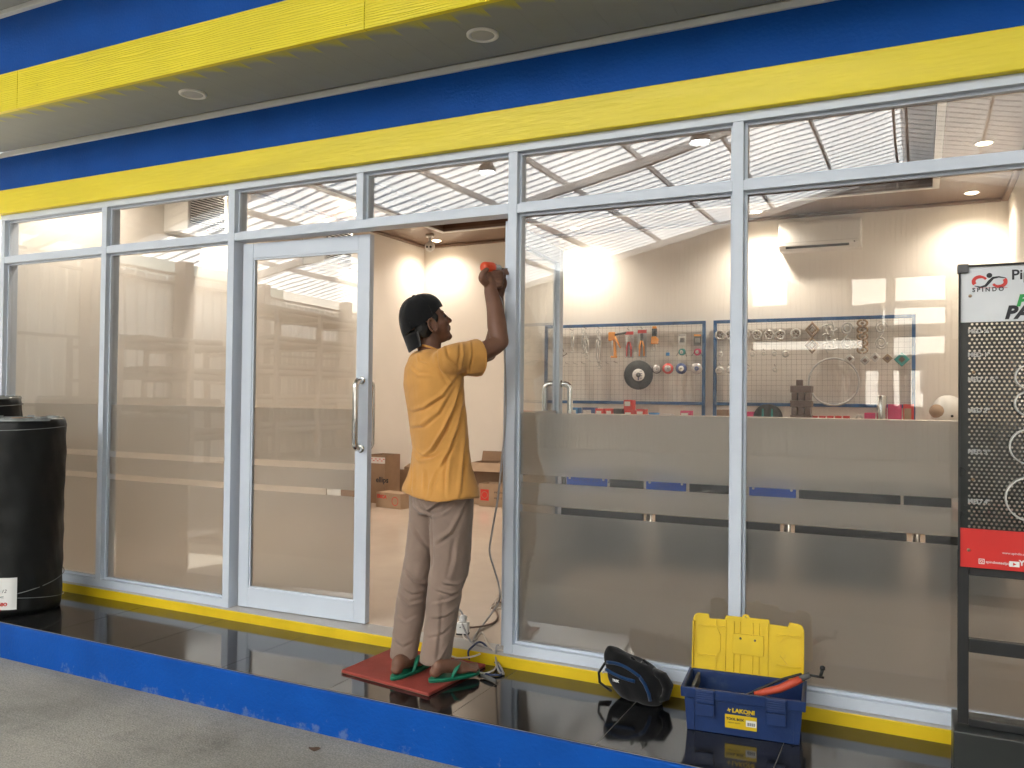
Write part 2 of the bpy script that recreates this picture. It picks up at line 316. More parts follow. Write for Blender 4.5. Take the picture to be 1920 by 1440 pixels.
# ---- projecting canopy
CY = -.54
def soffit_mat():
    m = mat('soffit_with_overspray', (.30, .315, .30), .75, var=.05, scale=3); N, L = nod(m); b = N['Principled BSDF']; src = b.inputs['Base Color'].links[0].from_socket
    ge = N.new('ShaderNodeNewGeometry'); sp = N.new('ShaderNodeSeparateXYZ'); L.new(ge.outputs['Position'], sp.inputs[0])
    # brush marks of the yellow fascia paint, one scallop per plank
    a = N.new('ShaderNodeMath'); a.operation = 'MULTIPLY'; a.inputs[1].default_value = 1/.15; L.new(sp.outputs[0], a.inputs[0])
    fr = N.new('ShaderNodeMath'); fr.operation = 'FRACT'; L.new(a.outputs[0], fr.inputs[0])
    pw = N.new('ShaderNodeMath'); pw.operation = 'POWER'; pw.inputs[1].default_value = 2.2; L.new(fr.outputs[0], pw.inputs[0])
    ml = N.new('ShaderNodeMath'); ml.operation = 'MULTIPLY_ADD'; ml.inputs[1].default_value = .07; ml.inputs[2].default_value = .035; L.new(pw.outputs[0], ml.inputs[0])
    nz = N.new('ShaderNodeTexNoise'); nz.inputs['Scale'].default_value = 14; nz.inputs['Detail'].default_value = 6; L.new(ge.outputs['Position'], nz.inputs[0])
    n2 = N.new('ShaderNodeMath'); n2.operation = 'MULTIPLY_ADD'; n2.inputs[1].default_value = .06; n2.inputs[2].default_value = -.03; L.new(nz.outputs[0], n2.inputs[0])
    ed = N.new('ShaderNodeMath'); ed.operation = 'ADD'; ed.inputs[1].default_value = -CY; L.new(sp.outputs[1], ed.inputs[0])     # distance from the front edge
    e2 = N.new('ShaderNodeMath'); L.new(ed.outputs[0], e2.inputs[0]); L.new(n2.outputs[0], e2.inputs[1])
    su = N.new('ShaderNodeMath'); su.operation = 'SUBTRACT'; L.new(ml.outputs[0], su.inputs[0]); L.new(e2.outputs[0], su.inputs[1])
    mr = N.new('ShaderNodeMapRange'); mr.inputs[1].default_value = -.02; mr.inputs[2].default_value = .03; mr.inputs[4].default_value = .75; L.new(su.outputs[0], mr.inputs[0])
    mx = N.new('ShaderNodeMix'); mx.data_type = 'RGBA'; L.new(mr.outputs[0], mx.inputs[0]); L.new(src, mx.inputs[6]); mx.inputs[7].default_value = (.56, .52, .03, 1); L.new(mx.outputs[2], b.inputs['Base Color']); return m
cn = thing('canopy', 'projecting canopy with yellow edge board and blue fascia, grey planked underside', 'canopy', (-2.4, CY, 2.86))
sm = soffit_mat()
pk = MB(); pk.box(-.0748, .0748, CY+.006, -.0505, 2.8485, 2.87); pme = pk.mesh('soffit_plank'); pme.materials.append(sm)
for k in range(58):
    o = link('soffit_plank', pme, sm, cn); o.location = (-7.15+.15*k, 0, 0)
def grain_mat():
    m = mat('yellow_fibre_cement', (.84, .70, .012), .45, var=.05, scale=3, rvar=.1); N, L = nod(m); b = N['Principled BSDF']
    tc = N.new('ShaderNodeTexCoord'); mp = N.new('ShaderNodeMapping'); mp.inputs['Scale'].default_value = (.55, 1, 6); L.new(tc.outputs['Object'], mp.inputs[0])
    wv = N.new('ShaderNodeTexWave'); wv.bands_direction = 'Z'; wv.inputs['Scale'].default_value = 4.5; wv.inputs['Distortion'].default_value = 9; wv.inputs['Detail'].default_value = 3; wv.inputs['Detail Scale'].default_value = 1.2; L.new(mp.outputs[0], wv.inputs[0])
    bp = N.new('ShaderNodeBump'); bp.inputs['Strength'].default_value = .35; bp.inputs['Distance'].default_value = .004; L.new(wv.outputs[0], bp.inputs['Height']); L.new(bp.outputs[0], b.inputs['Normal']); return m
gm = grain_mat()
for a, b_ in ((-7.2, -4.66), (-4.658, -2.22), (-2.218, .22), (.222, 1.6)):
    mb = MB(); mb.box(a, b_, CY-.022, CY+.004, 2.8465, 3.069); mb.build('edge_board', gm, cn, bevel=.002)
mb = MB()
for k in range(9):
    xx = -6.4+k*.58+random.uniform(-.25, .25); zz = 2.8465+random.choice((.035, .11, .18))+random.uniform(-.01, .01); mb.cyl((xx, CY-.0226, zz), (xx, CY-.0215, zz), .0028, 8)
mb.build('screw_heads', mat('painted_screws', (.40, .33, .03), .6), cn, kind='stuff')
mb = MB(); mb.box(-7.2, 1.6, CY-.016, CY+.004, 3.0695, 3.43); mb.build('blue_board', M['blue'], cn)
mb = MB(); mb.box(-7.2, 1.6, CY-.05, CY-.0165, 3.40, 3.4295); mb.build('white_trim', M['white_trim'], cn, bevel=.003)
mb = MB(); mb.box(-7.2, 1.6, -1.15, .099, 3.4305, 3.46); mb.build('upper_soffit', M['soffit'], cn)
def soffit_lamp(p, label):
    t = thing('recessed_lamp', label, 'lamp', p, 'recessed lamps in the canopy underside'); x, y, z = p
    mb = MB(); mb.lathe([(.052, .002), (.054, -.006), (.066, -.009), (.073, -.006), (.074, .002)], p, (0, 0, 1), 32, False); mb.build('ring', M['white'], t)
    mb = MB(); mb.lathe([(.053, -.004), (.02, -.0065), (.001, -.007)], p, (0, 0, 1), 32, False); mb.build('diffuser', M['greyl'], t)
soffit_lamp(on_z(905, 65, 2.848), 'round unlit recessed lamp in the canopy underside above the man')
soffit_lamp(on_z(362, 176, 2.848), 'round unlit recessed lamp in the canopy underside nearer the left end')

# ---- white aluminium shopfront
FR = M['frame']
sf = thing('shopfront_frame', 'white aluminium shopfront frame with large panes of glass', 'shopfront', (-2.4, .05, 0))
POST = [(-5.69, -5.645), (-4.660, -4.614), (-3.582, -3.533), (-1.776, -1.729), (-.715, -.669), (.695, .7395)]
ZT2, ZT1, ZM1, ZM0, ZB1 = 2.4335, 2.394, 2.144, 2.100, .047
for a, b_ in POST: mb = MB(); mb.box(a, b_, 0, .10, .0005, ZT1); mb.build('mullion', FR, sf, bevel=.002)
mb = MB(); mb.box(-2.675, -2.63, .001, .099, ZM1+.0003, ZT1-.0003); mb.build('mullion', FR, sf, bevel=.002)
mb = MB(); mb.box(POST[0][0], POST[-1][1], 0, .10, ZT1+.0004, ZT2); mb.build('top_rail', FR, sf, bevel=.002)
bays = [(POST[i][1], POST[i+1][0]) for i in range(5)]
for i, (a, b_) in enumerate(bays):
    mb = MB(); mb.box(a+.0003, b_-.0003, .0015, .0985, ZM0, ZM1); mb.build('transom', FR, sf, bevel=.002)
    if i != 2: mb = MB(); mb.box(a+.0003, b_-.0003, .0015, .0985, .0008, ZB1); mb.build('bottom_rail', FR, sf, bevel=.002)
def pane(a, b_, z0, z1, parent, y=.052, film=True, bead=True, F=None, name='pane'):
    """glass sheet a..b, z0..z1 at depth y, with frosted film below chest height (two clear stripes)"""
    mb = MB(); mb.box(a-.004, b_+.004, y-.003, y+.003, z0-.004, z1+.004); p = mb.build(name, M['glass'], parent)
    if film:
        mb = MB()
        for f0, f1 in ((z0+.001, .672), (.707, .814), (.850, 1.145)): mb.box(a, b_, y+.0036, y+.0046, f0, f1)
        mb.build('frosted_film', M['film'], p)
    if bead:
        mb = MB(); w_ = .012
        for (x0, x1, q0, q1) in ((a, a+w_, z0, z1), (b_-w_, b_, z0, z1), (a+w_, b_-w_, z0, z0+w_), (a+w_, b_-w_, z1-w_, z1)):
            mb.box(x0+.0003, x1-.0003, y-.022, y-.0035, q0+.0003, q1-.0003)
        mb.build('glazing_bead', FR, p)
    return p
for i, (a, b_) in enumerate(bays):
    if i == 2:
        pane(a, -2.675, ZM1, ZT1, sf, film=False); pane(-2.63, b_, ZM1, ZT1, sf, film=False)
    else:
        pane(a, b_, ZM1, ZT1, sf, film=False); pane(a, b_, ZB1, ZM0, sf)
mb = MB()
for px, py in ((905, 253), (1332, 213), (978, 291), (1400, 230)): pass
# ---- doors
def door(label, hinge, ang, flip):
    """leaf built along +x from the hinge then swung about z"""
    W, H0, H1, T = .868, .006, 2.085, .04
    t = thing('glass_door', label, 'door', hinge)
    s = flip
    sw = .072
    P = []
    def bx(x0, x1, y0, y1, z0, z1): q = MB(); q.box(min(x0*s, x1*s), max(x0*s, x1*s), y0, y1, z0, z1); return q
    P += [('stile', bx(0, sw, 0, T, H0, H1), FR, .002), ('stile', bx(W-sw, W, 0, T, H0, H1), FR, .002)]
    P += [('rail', bx(sw+.0003, W-sw-.0003, .001, T-.001, H1-.085, H1-.0003), FR, .002), ('rail', bx(sw+.0003, W-sw-.0003, .001, T-.001, H0+.0003, H0+.11), FR, .002)]
    gl = bx(sw-.004, W-sw+.004, .017, .023, H0+.106, H1-.081)
    fm = MB()
    for f0, f1 in ((H0+.111, .672), (.707, .814), (.850, 1.145)): fm.box(min(sw*s, (W-sw)*s), max(sw*s, (W-sw)*s), .0236, .0246, f0, f1)
    bd = MB()
    for x0, x1, z0, z1 in ((sw, sw+.01, H0+.11, H1-.085), (W-sw-.01, W-sw, H0+.11, H1-.085), (sw+.01, W-sw-.01, H0+.11, H0+.12), (sw+.01, W-sw-.01, H1-.095, H1-.085)):
        bd.box(min(x0*s, x1*s), max(x0*s, x1*s), .006, .0165, z0, z1)
    objs = [m_.build(n, mt, None, bevel=bv) for n, m_, mt, bv in P]
    go = gl.build('pane', M['glass'])
    subs = [fm.build('frosted_film', M['film']), bd.build('glazing_bead', FR)]
    hx = (W-sw*.55)*s
    for sd in (-1, 1):
        y0 = 0 if sd < 0 else T; yo = y0+sd*.058; z0, z1 = .935, 1.300; pts = [(hx, y0, z0)]
        for k in range(7): a = math.pi/2*k/6; pts.append((hx, y0+(yo-y0)*(.35+.65*math.sin(a)), z0-.0+.035*(1-math.cos(a))))
        for k in range(7): a = math.pi/2*(1-k/6); pts.append((hx, y0+(yo-y0)*(.35+.65*math.sin(a)), z1-.035*(1-math.cos(a))))
        pts.append((hx, y0, z1)); q = MB(); q.tube(pts, .0165, 14)
        for z in (z0, z1): q.cyl((hx, y0, z), (hx, y0+sd*.006, z), .022, 16)
        objs.append(q.build('handle', M['chrome']))
    for o in objs+[go]: o.parent = t
    for o in subs: o.parent = go
    t.rotation_euler.z = ang; return t
door('white framed glass door nearly closed, left leaf of the doorway', (-3.508, .048, 0), R(2.3), 1)
door('white framed glass door swung fully inwards behind the right pane', (-1.832, .085, 0), R(-84), -1)
# ================================================================== the warehouse hall behind the camera (seen mirrored in the glass)
HX0, HX1, HY, RX, EZ, RZ = -13.5, 12.8, -18.4, -.36, 3.90, 6.85
def roof_mat(name, share, alb):
    m = mat(name, alb, .5, var=.05, scale=1.2, stretch=(1, .3, 1)); N, L = nod(m); b = N['Principled BSDF']; out = N['Material Output']
    tl = N.new('ShaderNodeBsdfTranslucent'); tl.inputs[0].default_value = (.90, .93, .93, 1); mx = N.new('ShaderNodeMixShader'); mx.inputs[0].default_value = share
    L.new(b.outputs[0], mx.inputs[1]); L.new(tl.outputs[0], mx.inputs[2]); L.new(mx.outputs[0], out.inputs[0]); return m
M['roof'] = roof_mat('white_translucent_sheet', .74, (.82, .83, .82)); M['roof2'] = roof_mat('pale_roof_sheet', .2, (.7, .7, .69)); M['roof3'] = mat('light_blocking_sheet', (.55, .56, .56), .5)
M['rust'] = mat('steel_primer', (.22, .20, .19), .6, var=.15, scale=5)
M['sheet2'] = mat('unlit_sheet', (.22, .21, .20), .5)  # darkness of the unlit end wall put into the sheet colour
M['sheet'] = mat('corrugated_sheet', (.76, .77, .76), .45, var=.05, scale=1)
M['pipe'] = mat('dark_pipe', (.09, .085, .08), .5, .3, .25, 9)
M['purl'] = mat('pale_steel', (.60, .59, .58), .5, var=.08)
def rz(x): return EZ+(RZ-EZ)*(1-abs(x-RX)/(RX-HX0 if x < RX else HX1-RX))
hall = stempty('warehouse_hall', (0, -9, GZ))
q = MB(); q.quad((HX0, HY, GZ+.004), (HX1, HY, GZ+.004), (HX1, -2.3, GZ+.004), (HX0, -2.3, GZ+.004)); struct(q.build('dimming_floor_sheet', mat('dimming_floor_dark', (.075, .072, .068), .8, var=.25, scale=.8, bump=.2, bscale=60)))  # dark sheet added over the ground to dim its reflection in the glass
P_ = .30; prof = [(0, 0), (.215, 0), (.232, .038), (.282, .038)]
def roof_bay(y, yend, xa, xb, m_, nm):
    ys = []
    while y > yend:
        for d, h in prof: ys.append((y-d, h))
        y -= P_
    za, zb = rz(xa), rz(xb); vs = []
    for yy, h in ys: vs += [(xa, yy, za+h), (xb, yy, zb+h)]
    q = MB(); q.add(vs, [(2*i, 2*i+1, 2*i+3, 2*i+2) for i in range(len(ys)-1)]); struct(q.build(nm, m_))
roof_bay(.25, -7.1, HX0-.06, RX, M['roof3'], 'hall_roof_near'); roof_bay(.25, -7.1, RX, HX1+.06, M['roof3'], 'hall_roof_near')  # unseen near bay, made opaque to keep roof light off the shopfront
roof_bay(-6.95, HY-.4, HX0-.06, RX, M['roof'], 'hall_roof_far'); roof_bay(-6.95, HY-.4, RX, HX1+.06, M['roof2'], 'hall_roof_far')
def slopebeam(name, x0, x1, y, w_, h, dz, m=None):
    q = MB(); a = np.array((x0, y, rz(x0)-dz)); b_ = np.array((x1, y, rz(x1)-dz)); X = unit(b_-a); Z = np.cross(X, (0, 1, 0)); Z = -Z if Z[2] < 0 else Z
    q.obox((a+b_)/2, np.linalg.norm(b_-a)/2, w_/2, h/2, X, (0, 1, 0), Z); return q.build(name, M['purl'], hall)
for yy in (-5.2, -11.2, -17.6):
    slopebeam('rafter', HX0, RX, yy, .10, .16, .26); slopebeam('rafter', RX, HX1, yy, .10, .16, .26)
for k in range(9):
    for side in (-1, 1):
        x = RX+side*(.12 if k == 0 else k*1.48); q = MB(); z = rz(x)-.09
        q.box(x-.025, x+.025, HY, 0.0, z-.03, z+.075); q.build('purlin', M['purl'], hall)
def corr(name, a, b_, zr, openings, period=.24, depth=.035):
    """vertical corrugated sheeting from a to b, strips skipped where an opening lies; zr(u) gives the top"""
    a = np.array(a, float); b_ = np.array(b_, float); Lh = np.linalg.norm(b_-a); T = (b_-a)/Lh; Nn = np.array((T[1], -T[0])); q = MB(); us = []; u = 0
    while u < Lh:
        for d, h in ((0, 0), (.10, 0), (.13, 1), (.21, 1)): us.append((min(u+d, Lh), h*depth))
        u += period
    us.append((Lh, 0))
    for (u0, h0), (u1, h1) in zip(us, us[1:]):
        if u1-u0 < 1e-4: continue
        cuts = sorted([(o[2], o[3]) for o in openings if o[0] < (u0+u1)/2 < o[1]])
        z = GZ; segs = []
        for c0, c1 in cuts: segs.append((z, c0)); z = c1
        top0, top1 = zr(u0), zr(u1); segs.append((z, None))
        p0 = a+T*u0+Nn*h0; p1 = a+T*u1+Nn*h1
        for s0, s1 in segs:
            t0, t1 = (top0, top1) if s1 is None else (s1, s1)
            if t0 > s0: q.quad((*p0, s0), (*p1, s0), (*p1, t1), (*p0, t0))
    return struct(q.build(name, M['sheet'] if 'end' not in name else M['sheet2']))
# left side wall: bright ventilation gap under the eave and a thin slot below its top girt
corr('hall_wall_left', (HX0, -2.6), (HX0, HY), lambda u: 3.655, [(2.3, 16, 3.572, 3.592)])
for z, h in ((3.62, .05), (3.43, .05), (2.2, .05), (1.0, .05)):
    q = MB(); q.box(HX0+.04, HX0+.10, HY, -2.6, z-h/2, z+h/2); q.build('girt', M['rust'], hall)
for yy in (-2.7, -6.3, -8.35, -12.4, -16.0):
    q = MB(); q.box(HX0+.04, HX0+.34, yy-.11, yy+.11, GZ, 3.86); q.build('column', M['rust'], hall)
# far gable wall with window openings
W0 = HX0
def op(x0, x1, z0, z1): return (x0-W0, x1-W0, z0, z1)
ops = [op(-3.95, -3.05, 3.62, 4.2), op(-1.55, -.75, 3.62, 4.2), op(-.6, .52, 3.62, 4.2), op(-.8, .52, 3.1, 3.45), op(-3.9, -1.3, 2.55, 2.75), op(-.58, .52, 2.35, 2.8), op(-1.2, -.9, 1.1, 1.95), op(-.7, -.45, 1.1, 1.95), op(-.2, .1, 1.1, 1.95), op(2.0, 5.5, GZ, 3.4)]
corr('hall_wall_end', (HX0, HY), (HX1, HY), lambda u: rz(HX0+u)-.03, ops)
for z in (4.25, 2.9, 1.0):
    q = MB(); q.box(HX0 if z < 3.8 else -11.5, HX1 if z < 3.8 else 11, HY-.12, HY-.05, z-.04, z+.04); q.build('girt', M['rust'], hall)
for x in (-9, -4.4, -.66, 4.0, 8.5):
    q = MB(); q.box(x-.1, x+.1, HY-.3, HY-.05, GZ, rz(x)-.3); q.build('column', M['rust'], hall)
corr('hall_wall_right', (HX1, HY), (HX1, .2), lambda u: 3.45, [])
# front gable over the shop, left bay left open as the way in
q = MB()
for k in range(40):
    xa = HX0+(HX1-HX0)*k/40; xb = HX0+(HX1-HX0)*(k+1)/40; z0 = 3.53 if xa > -6.2 else 3.75
    q.quad((xa, .16, z0), (xb, .16, z0), (xb, .16, max(z0, rz(xb))), (xa, .16, max(z0, rz(xa))))
q.box(1.66, HX1, .12, .20, GZ, 3.52); q.box(HX0, -11.6, .12, .20, GZ, 3.74)
struct(q.build('hall_wall_front', M['sheet']))
# pipe racks along the left wall
def rack(y0, y1, H, label, levels):
    t = thing('pipe_rack', label, 'rack', (-12.3, (y0+y1)/2, GZ), 'pipe racks mirrored in the glass')
    n = max(2, int(abs(y1-y0)/1.6))
    for k in range(n+1):
        y = y0+(y1-y0)*k/n
        for x in (-12.9, -11.7): q = MB(); q.box(x-.04, x+.04, y-.04, y+.04, GZ, H); q.build('post', M['rust'], t)
        for j in range(levels): q = MB(); z = .35+(H-.5)*j/(levels-1); q.box(-12.86, -11.74, y-.03, y+.03, z-.05, z+.0); q.build('arm', M['rust'], t)
    for j in range(levels):
        z = .35+(H-.5)*j/(levels-1); q = MB()
        for i in range(9):
            for l in range(random.choice((1, 2, 2))): q.cyl((-12.8+i*.125, y0-.4-random.random()*.3, z+.06+l*.115), (-12.8+i*.125, y1+.3+random.random()*.4, z+.06+l*.115), .055, 8)
        q.build('pipe_layer', M['pipe'], t, kind='stuff')
rack(-5.6, -8.6, 2.15, 'low steel rack of long pipes mirrored in the left panes', 4)
rack(-9.2, -17.4, 3.1, 'tall steel rack of long pipes mirrored in the door glass', 5)
# two lit high-bay lamps under the hall roof
lm = emis('highbay_glow', (.9, .96, 1), 8)
for px, py, lb in ((905, 310, 'lit high-bay lamp of the hall mirrored above the doorway'), (1310, 253, 'lit high-bay lamp of the hall mirrored left of the tall mullion')):
    d = ray(px, py); d = d/d[1]; p = CAM+d*(10.6); p = np.array((p[0], -p[1], p[2])); p[2] = min(p[2], rz(p[0])-.5)
    t = thing('highbay_lamp', lb, 'lamp', p, 'high-bay lamps of the hall')
    q = MB(); q.lathe([(.15, -.08), (.14, -.02), (.08, .08), (.04, .2)], p, (0, 0, 1), 20, False); q.build('shade', M['white'], t)
    q = MB(); q.lathe([(.13, -.05), (.001, -.07)], p, (0, 0, 1), 20, False); q.build('glow', lm, t)
    q = MB(); q.cyl(p+np.array((0, 0, .19)), (p[0], p[1], rz(p[0])-.02), .012, 8); q.build('stem', M['rust'], t)

# sunlit white block added beyond the far end to brighten the window openings
t = thing('added_bright_block', 'white block added outside to brighten the far windows mirrored in the glass', 'building', (-3, -31, GZ))
q = MB(); q.box(-26, 20, -36, -30, GZ, 8.5); q.build('wall', mat('bright_block_white', (.52, .52, .50), .8), t)
for k in range(9): q = MB(); q.box(-22+k*4.4, -20.6+k*4.4, -29.995, -29.9, 1.6, 3.0); q.build('window', M['greyd'], t)
q = MB(); q.prism([(-6.5, 8.5), (.6, 8.5), (-3, 10.2)], (-26.3, -29.4, 0), (0, 1, 0), (0, 0, 1), 46.6); q.build('roof', M['rust'], t)
# ================================================================== lit downlights of the shop
M['lampglow'] = emis('warm_lamp', (1, .80, .52), 9)
def downlight(p, label, W=13.5):
    t = thing('downlight', label, 'lamp', p, 'warm downlights in the shop ceiling'); p = np.array(p)
    q = MB(); q.lathe([(.05, .004), (.052, -.006), (.064, -.008), (.068, -.001)], p, (0, 0, 1), 28, False); q.build('ring', M['white'], t)
    q = MB(); q.lathe([(.0515, -.002), (.03, -.010), (.001, -.013)], p, (0, 0, 1), 28, False); q.build('bulb', M['lampglow'], t)
    l = bpy.data.lights.new('downlight_beam', 'SPOT'); l.energy = W; l.color = (1, .87, .73); l.spot_size = R(150); l.spot_blend = .9; l.shadow_soft_size = .045
    o = bpy.data.objects.new('downlight_beam', l); COL.objects.link(o); o.location = Vector(p)-Vector((0, 0, .03)); o.parent = t; o.matrix_parent_inverse = Matrix.Translation(-t.location)
ZL = ZC-.001
for x, y, lb in ((-5.34, 5.15, 'lit warm downlight in the far corner by the security camera'), (-5.37, 3.52, 'lit warm downlight seen beside the short mullion over the door'), (-5.36, 1.9, 'unseen added downlight brightening the room near the first louvred unit'),  # lamp by the louvred unit is unseen, added for room brightness
                 (-3.50, 5.12, 'lit warm downlight over the back wall left of the tool board'), (-1.50, 5.09, 'lit warm downlight just right of the tall mullion above the mesh boards'),
                 (.42, 5.08, 'lit warm downlight in the far right corner of the ceiling'), (.42, 3.46, 'lit warm downlight nearest to the upper right corner'), (-5.36, .55, 'unseen added downlight brightening the left wall right behind the shopfront'), (.42, 1.6, 'unseen added downlight brightening the room by the right wall close to the glass')):  # the two lamps nearest the glass are unseen, added for brightness
    downlight((x, y, ZL), lb, 8.0 if (x < -5.3 and y > 5) else 12 if x > 0 else 16)
# ================================================================== inside the shop
YW = YB-.055                                   # plane of the mesh boards
def Wp(px, py, dy=0.0): return on_y(px, py, YW-dy)
M['card'] = mat('cardboard', (.29, .185, .115), .85, var=.10, scale=7, bump=.05, bscale=60)
M['card2'] = mat('cardboard_pale', (.38, .265, .175), .85, var=.08, scale=7)
M['tape'] = mat('printed_tape', (.72, .66, .62), .5, var=.05)
M['blueframe'] = mat('blue_steel_frame', (.012, .085, .24), .4, var=.25, scale=12)
M['wire'] = mat('rusty_wire', (.10, .065, .045), .6, 0, .2, 30)
M['orange'] = mat('orange_plastic', (.85, .33, .02), .4, var=.06)
M['teal'] = mat('teal_paint', (.02, .26, .24), .45, var=.1)
M['brass'] = mat('cast_brass', (.30, .21, .13), .4, .4, .25, 25)
M['zinc'] = mat('zinc_plate', (.60, .59, .56), .32, .35, .15, 30)
M['blueplate'] = mat('blue_plate', (.01, .07, .42), .35, var=.1)
M['pink'] = mat('magenta_paint', (.62, .04, .16), .45, var=.08)
M['skyblue'] = mat('sky_blue', (.03, .22, .55), .4, var=.08)
M['green'] = mat('green_print', (.02, .34, .07), .5, var=.08)
M['navy'] = mat('navy_print', (.03, .06, .22), .45, var=.1)
M['iron'] = mat('rusty_iron', (.155, .105, .085), .65, .3, .2, 22)
AX = (0, -1, 0)

# ---- split air conditioner on the back wall
p0, p1 = on_y(1465, 430, YB), on_y(1617, 412, YB)
x0, x1, zt, zb = p0[0], p1[0], 3.035, 2.745
t = thing('air_conditioner', 'white split air conditioner on the back wall', 'air conditioner', ((x0+x1)/2, YB, zb))
pr = [(0, 0), (-.15, .0), (-.195, .05), (-.20, .12), (-.20, .25), (-.19, .285), (0, .29)]
mb = MB(); mb.prism([(-y, z) for y, z in pr], (x0, YB-.001, zb), (0, -1, 0), (0, 0, 1), -(x1-x0)); mb.build('casing', M['white'], t, bevel=.012, seg=3)
mb = MB(); mb.obox(((x0+x1)/2-.02, YB-.178, zb+.032), (x1-x0)/2-.09, .004, .014, (1, 0, 0), unit((0, -.75, -.66)), unit((0, -.66, .75))); mb.build('air_slot', M['black'], t)
mb = MB(); mb.box(x0+.03, x1-.03, YB-.2015, YB-.2, zb+.075, zb+.078); mb.build('panel_seam', M['greyl'], t)
mb = MB(); mb.cyl((x1-.06, YB-.2, zb+.05), (x1-.06, YB-.203, zb+.05), .008, 12); mb.build('sensor', M['greyd'], t)

# ---- louvred window units on the left wall
def window_unit(y0, y1, z0, z1, label):
    X1 = -5.42; t = thing('window_air_conditioner', label, 'air conditioner', (XL, (y0+y1)/2, z0), 'louvred units on the left wall')
    mb = MB(); mb.box(XL+.0005, X1, y0, y1, z0, z1); mb.build('casing', M['white'], t, bevel=.01)
    mb = MB(); mb.box(X1+.0005, X1+.004, y0+.03, y1-.03, z0+.06, z1-.03); mb.build('dark_core', M['black'], t)
    n = 16
    for k in range(n):
        z = z0+.07+(z1-z0-.11)*k/(n-1); mb = MB(); mb.obox((X1+.011, (y0+y1)/2, z), .007, (y1-y0)/2-.03, .0035, unit((1, 0, -.45)), (0, 1, 0), unit((.45, 0, 1))); mb.build('louvre', M['white'], t)
    mb = MB(); mb.box(X1+.0005, X1+.003, (y0+y1)/2-.012, (y0+y1)/2+.012, z0+.022, z0+.036); mb.build('badge', M['red'], t)
window_unit(1.37, 1.80, 2.57, 2.99, 'white louvred unit high on the left wall, seen above the second pane')
window_unit(3.12, 3.58, 2.56, 2.98, 'white louvred unit high on the left wall, seen through the door glass')

# ---- security camera in the corner
p = np.array((-5.38, 5.10, 0)); p = on_z(806, 462, 3.0)
t = thing('security_camera', 'small white security camera under the ceiling in the far corner', 'camera', (p[0], p[1], 3.0))
mb = MB(); mb.cyl((p[0], p[1], ZC), (p[0], p[1], ZC-.03), .05, 20); mb.build('base', M['white'], t)
mb = MB(); mb.tube([(p[0], p[1], ZC-.03), (p[0], p[1]-.0, ZC-.09)], .018, 10); mb.build('stem', M['white'], t)
mb = MB(); mb.ell((p[0], p[1], ZC-.14), (.062, .062, .06)); mb.build('housing', M['white'], t)
mb = MB(); dv = unit((.35, -1, -.25)); c = np.array((p[0], p[1], ZC-.14)); sd_ = np.cross(dv, (0, 0, 1))
for s_ in (-1, 1): mb.lathe([(.014, 0), (.011, .008), (.001, .009)], c+dv*.056+sd_*.022*s_, dv, 12, False)
mb.build('lens', M['black'], t)

# ---- mesh boards
def mesh_board(px0, px1, label, legs):
    a, b_ = Wp(px0, 606), Wp(px1, 602); x0, x1 = a[0], b_[0]; z0, z1 = 1.155, 2.068; y = YW
    t = thing('mesh_board', label, 'mesh board', ((x0+x1)/2, y, .93), 'wire mesh display boards')
    w_ = .034
    for nm, bx in (('side_bar', (x0, x0+w_, z0, z1)), ('side_bar', (x1-w_, x1, z0, z1)), ('top_bar', (x0+w_, x1-w_, z1-w_, z1)), ('bottom_bar', (x0+w_, x1-w_, z0, z0+w_))):
        mb = MB(); mb.box(bx[0], bx[1], y-.012, y+.022, bx[2], bx[3]); mb.build(nm, M['blueframe'], t, bevel=.003)
    for x in legs(x0, x1): mb = MB(); mb.box(x, x+.034, y-.0115, y+.0215, .931, z0-.0003); mb.build('leg', M['blueframe'], t)
    mb = MB(); n = int((x1-x0)/.05)
    for k in range(1, n): x = x0+(x1-x0)*k/n; mb.box(x-.0007, x+.0007, y+.003, y+.0045, z0+.02, z1-.02)
    m_ = int((z1-z0)/.0525)
    for k in range(1, m_): z = z0+(z1-z0)*k/m_; mb.box(x0+.02, x1-.02, y-.0002, y+.0028, z-.0007, z+.0007)
    mb.build('wire_grid', M['wire'], t, kind='stuff'); return x0, x1
mesh_board(1022, 1323, 'blue framed wire mesh board with hand tools, the left one of two', lambda a, b_: (a, b_-.034))
mesh_board(1338, 1717, 'blue framed wire mesh board with valve wheels and castings, the right one of two', lambda a, b_: (a, b_-.034))

# ---- shelf counter below the boards
t = thing('back_counter', 'long pale counter along the back wall under the mesh boards', 'counter', (-1.8, 5.1, 0))
cx0, cx1 = -4.12, .66
mb = MB(); mb.box(cx0, cx1, 4.86, YB-.002, .90, .93); mb.build('top', M['card2'], t, bevel=.003)
for k in range(5):
    xa = cx0+.03+(cx1-cx0-.06)*k/5; mb = MB(); mb.box(xa+.002, xa+(cx1-cx0-.06)/5-.002, 4.90, 4.918, .08, .899); mb.build('door_panel', mat('pale_panel', (.60, .54, .47), .5), t, bevel=.002)
mb = MB(); mb.box(cx0+.03, cx1-.03, 4.919, YB-.004, .0005, .8995); mb.build('carcass', M['card2'], t)

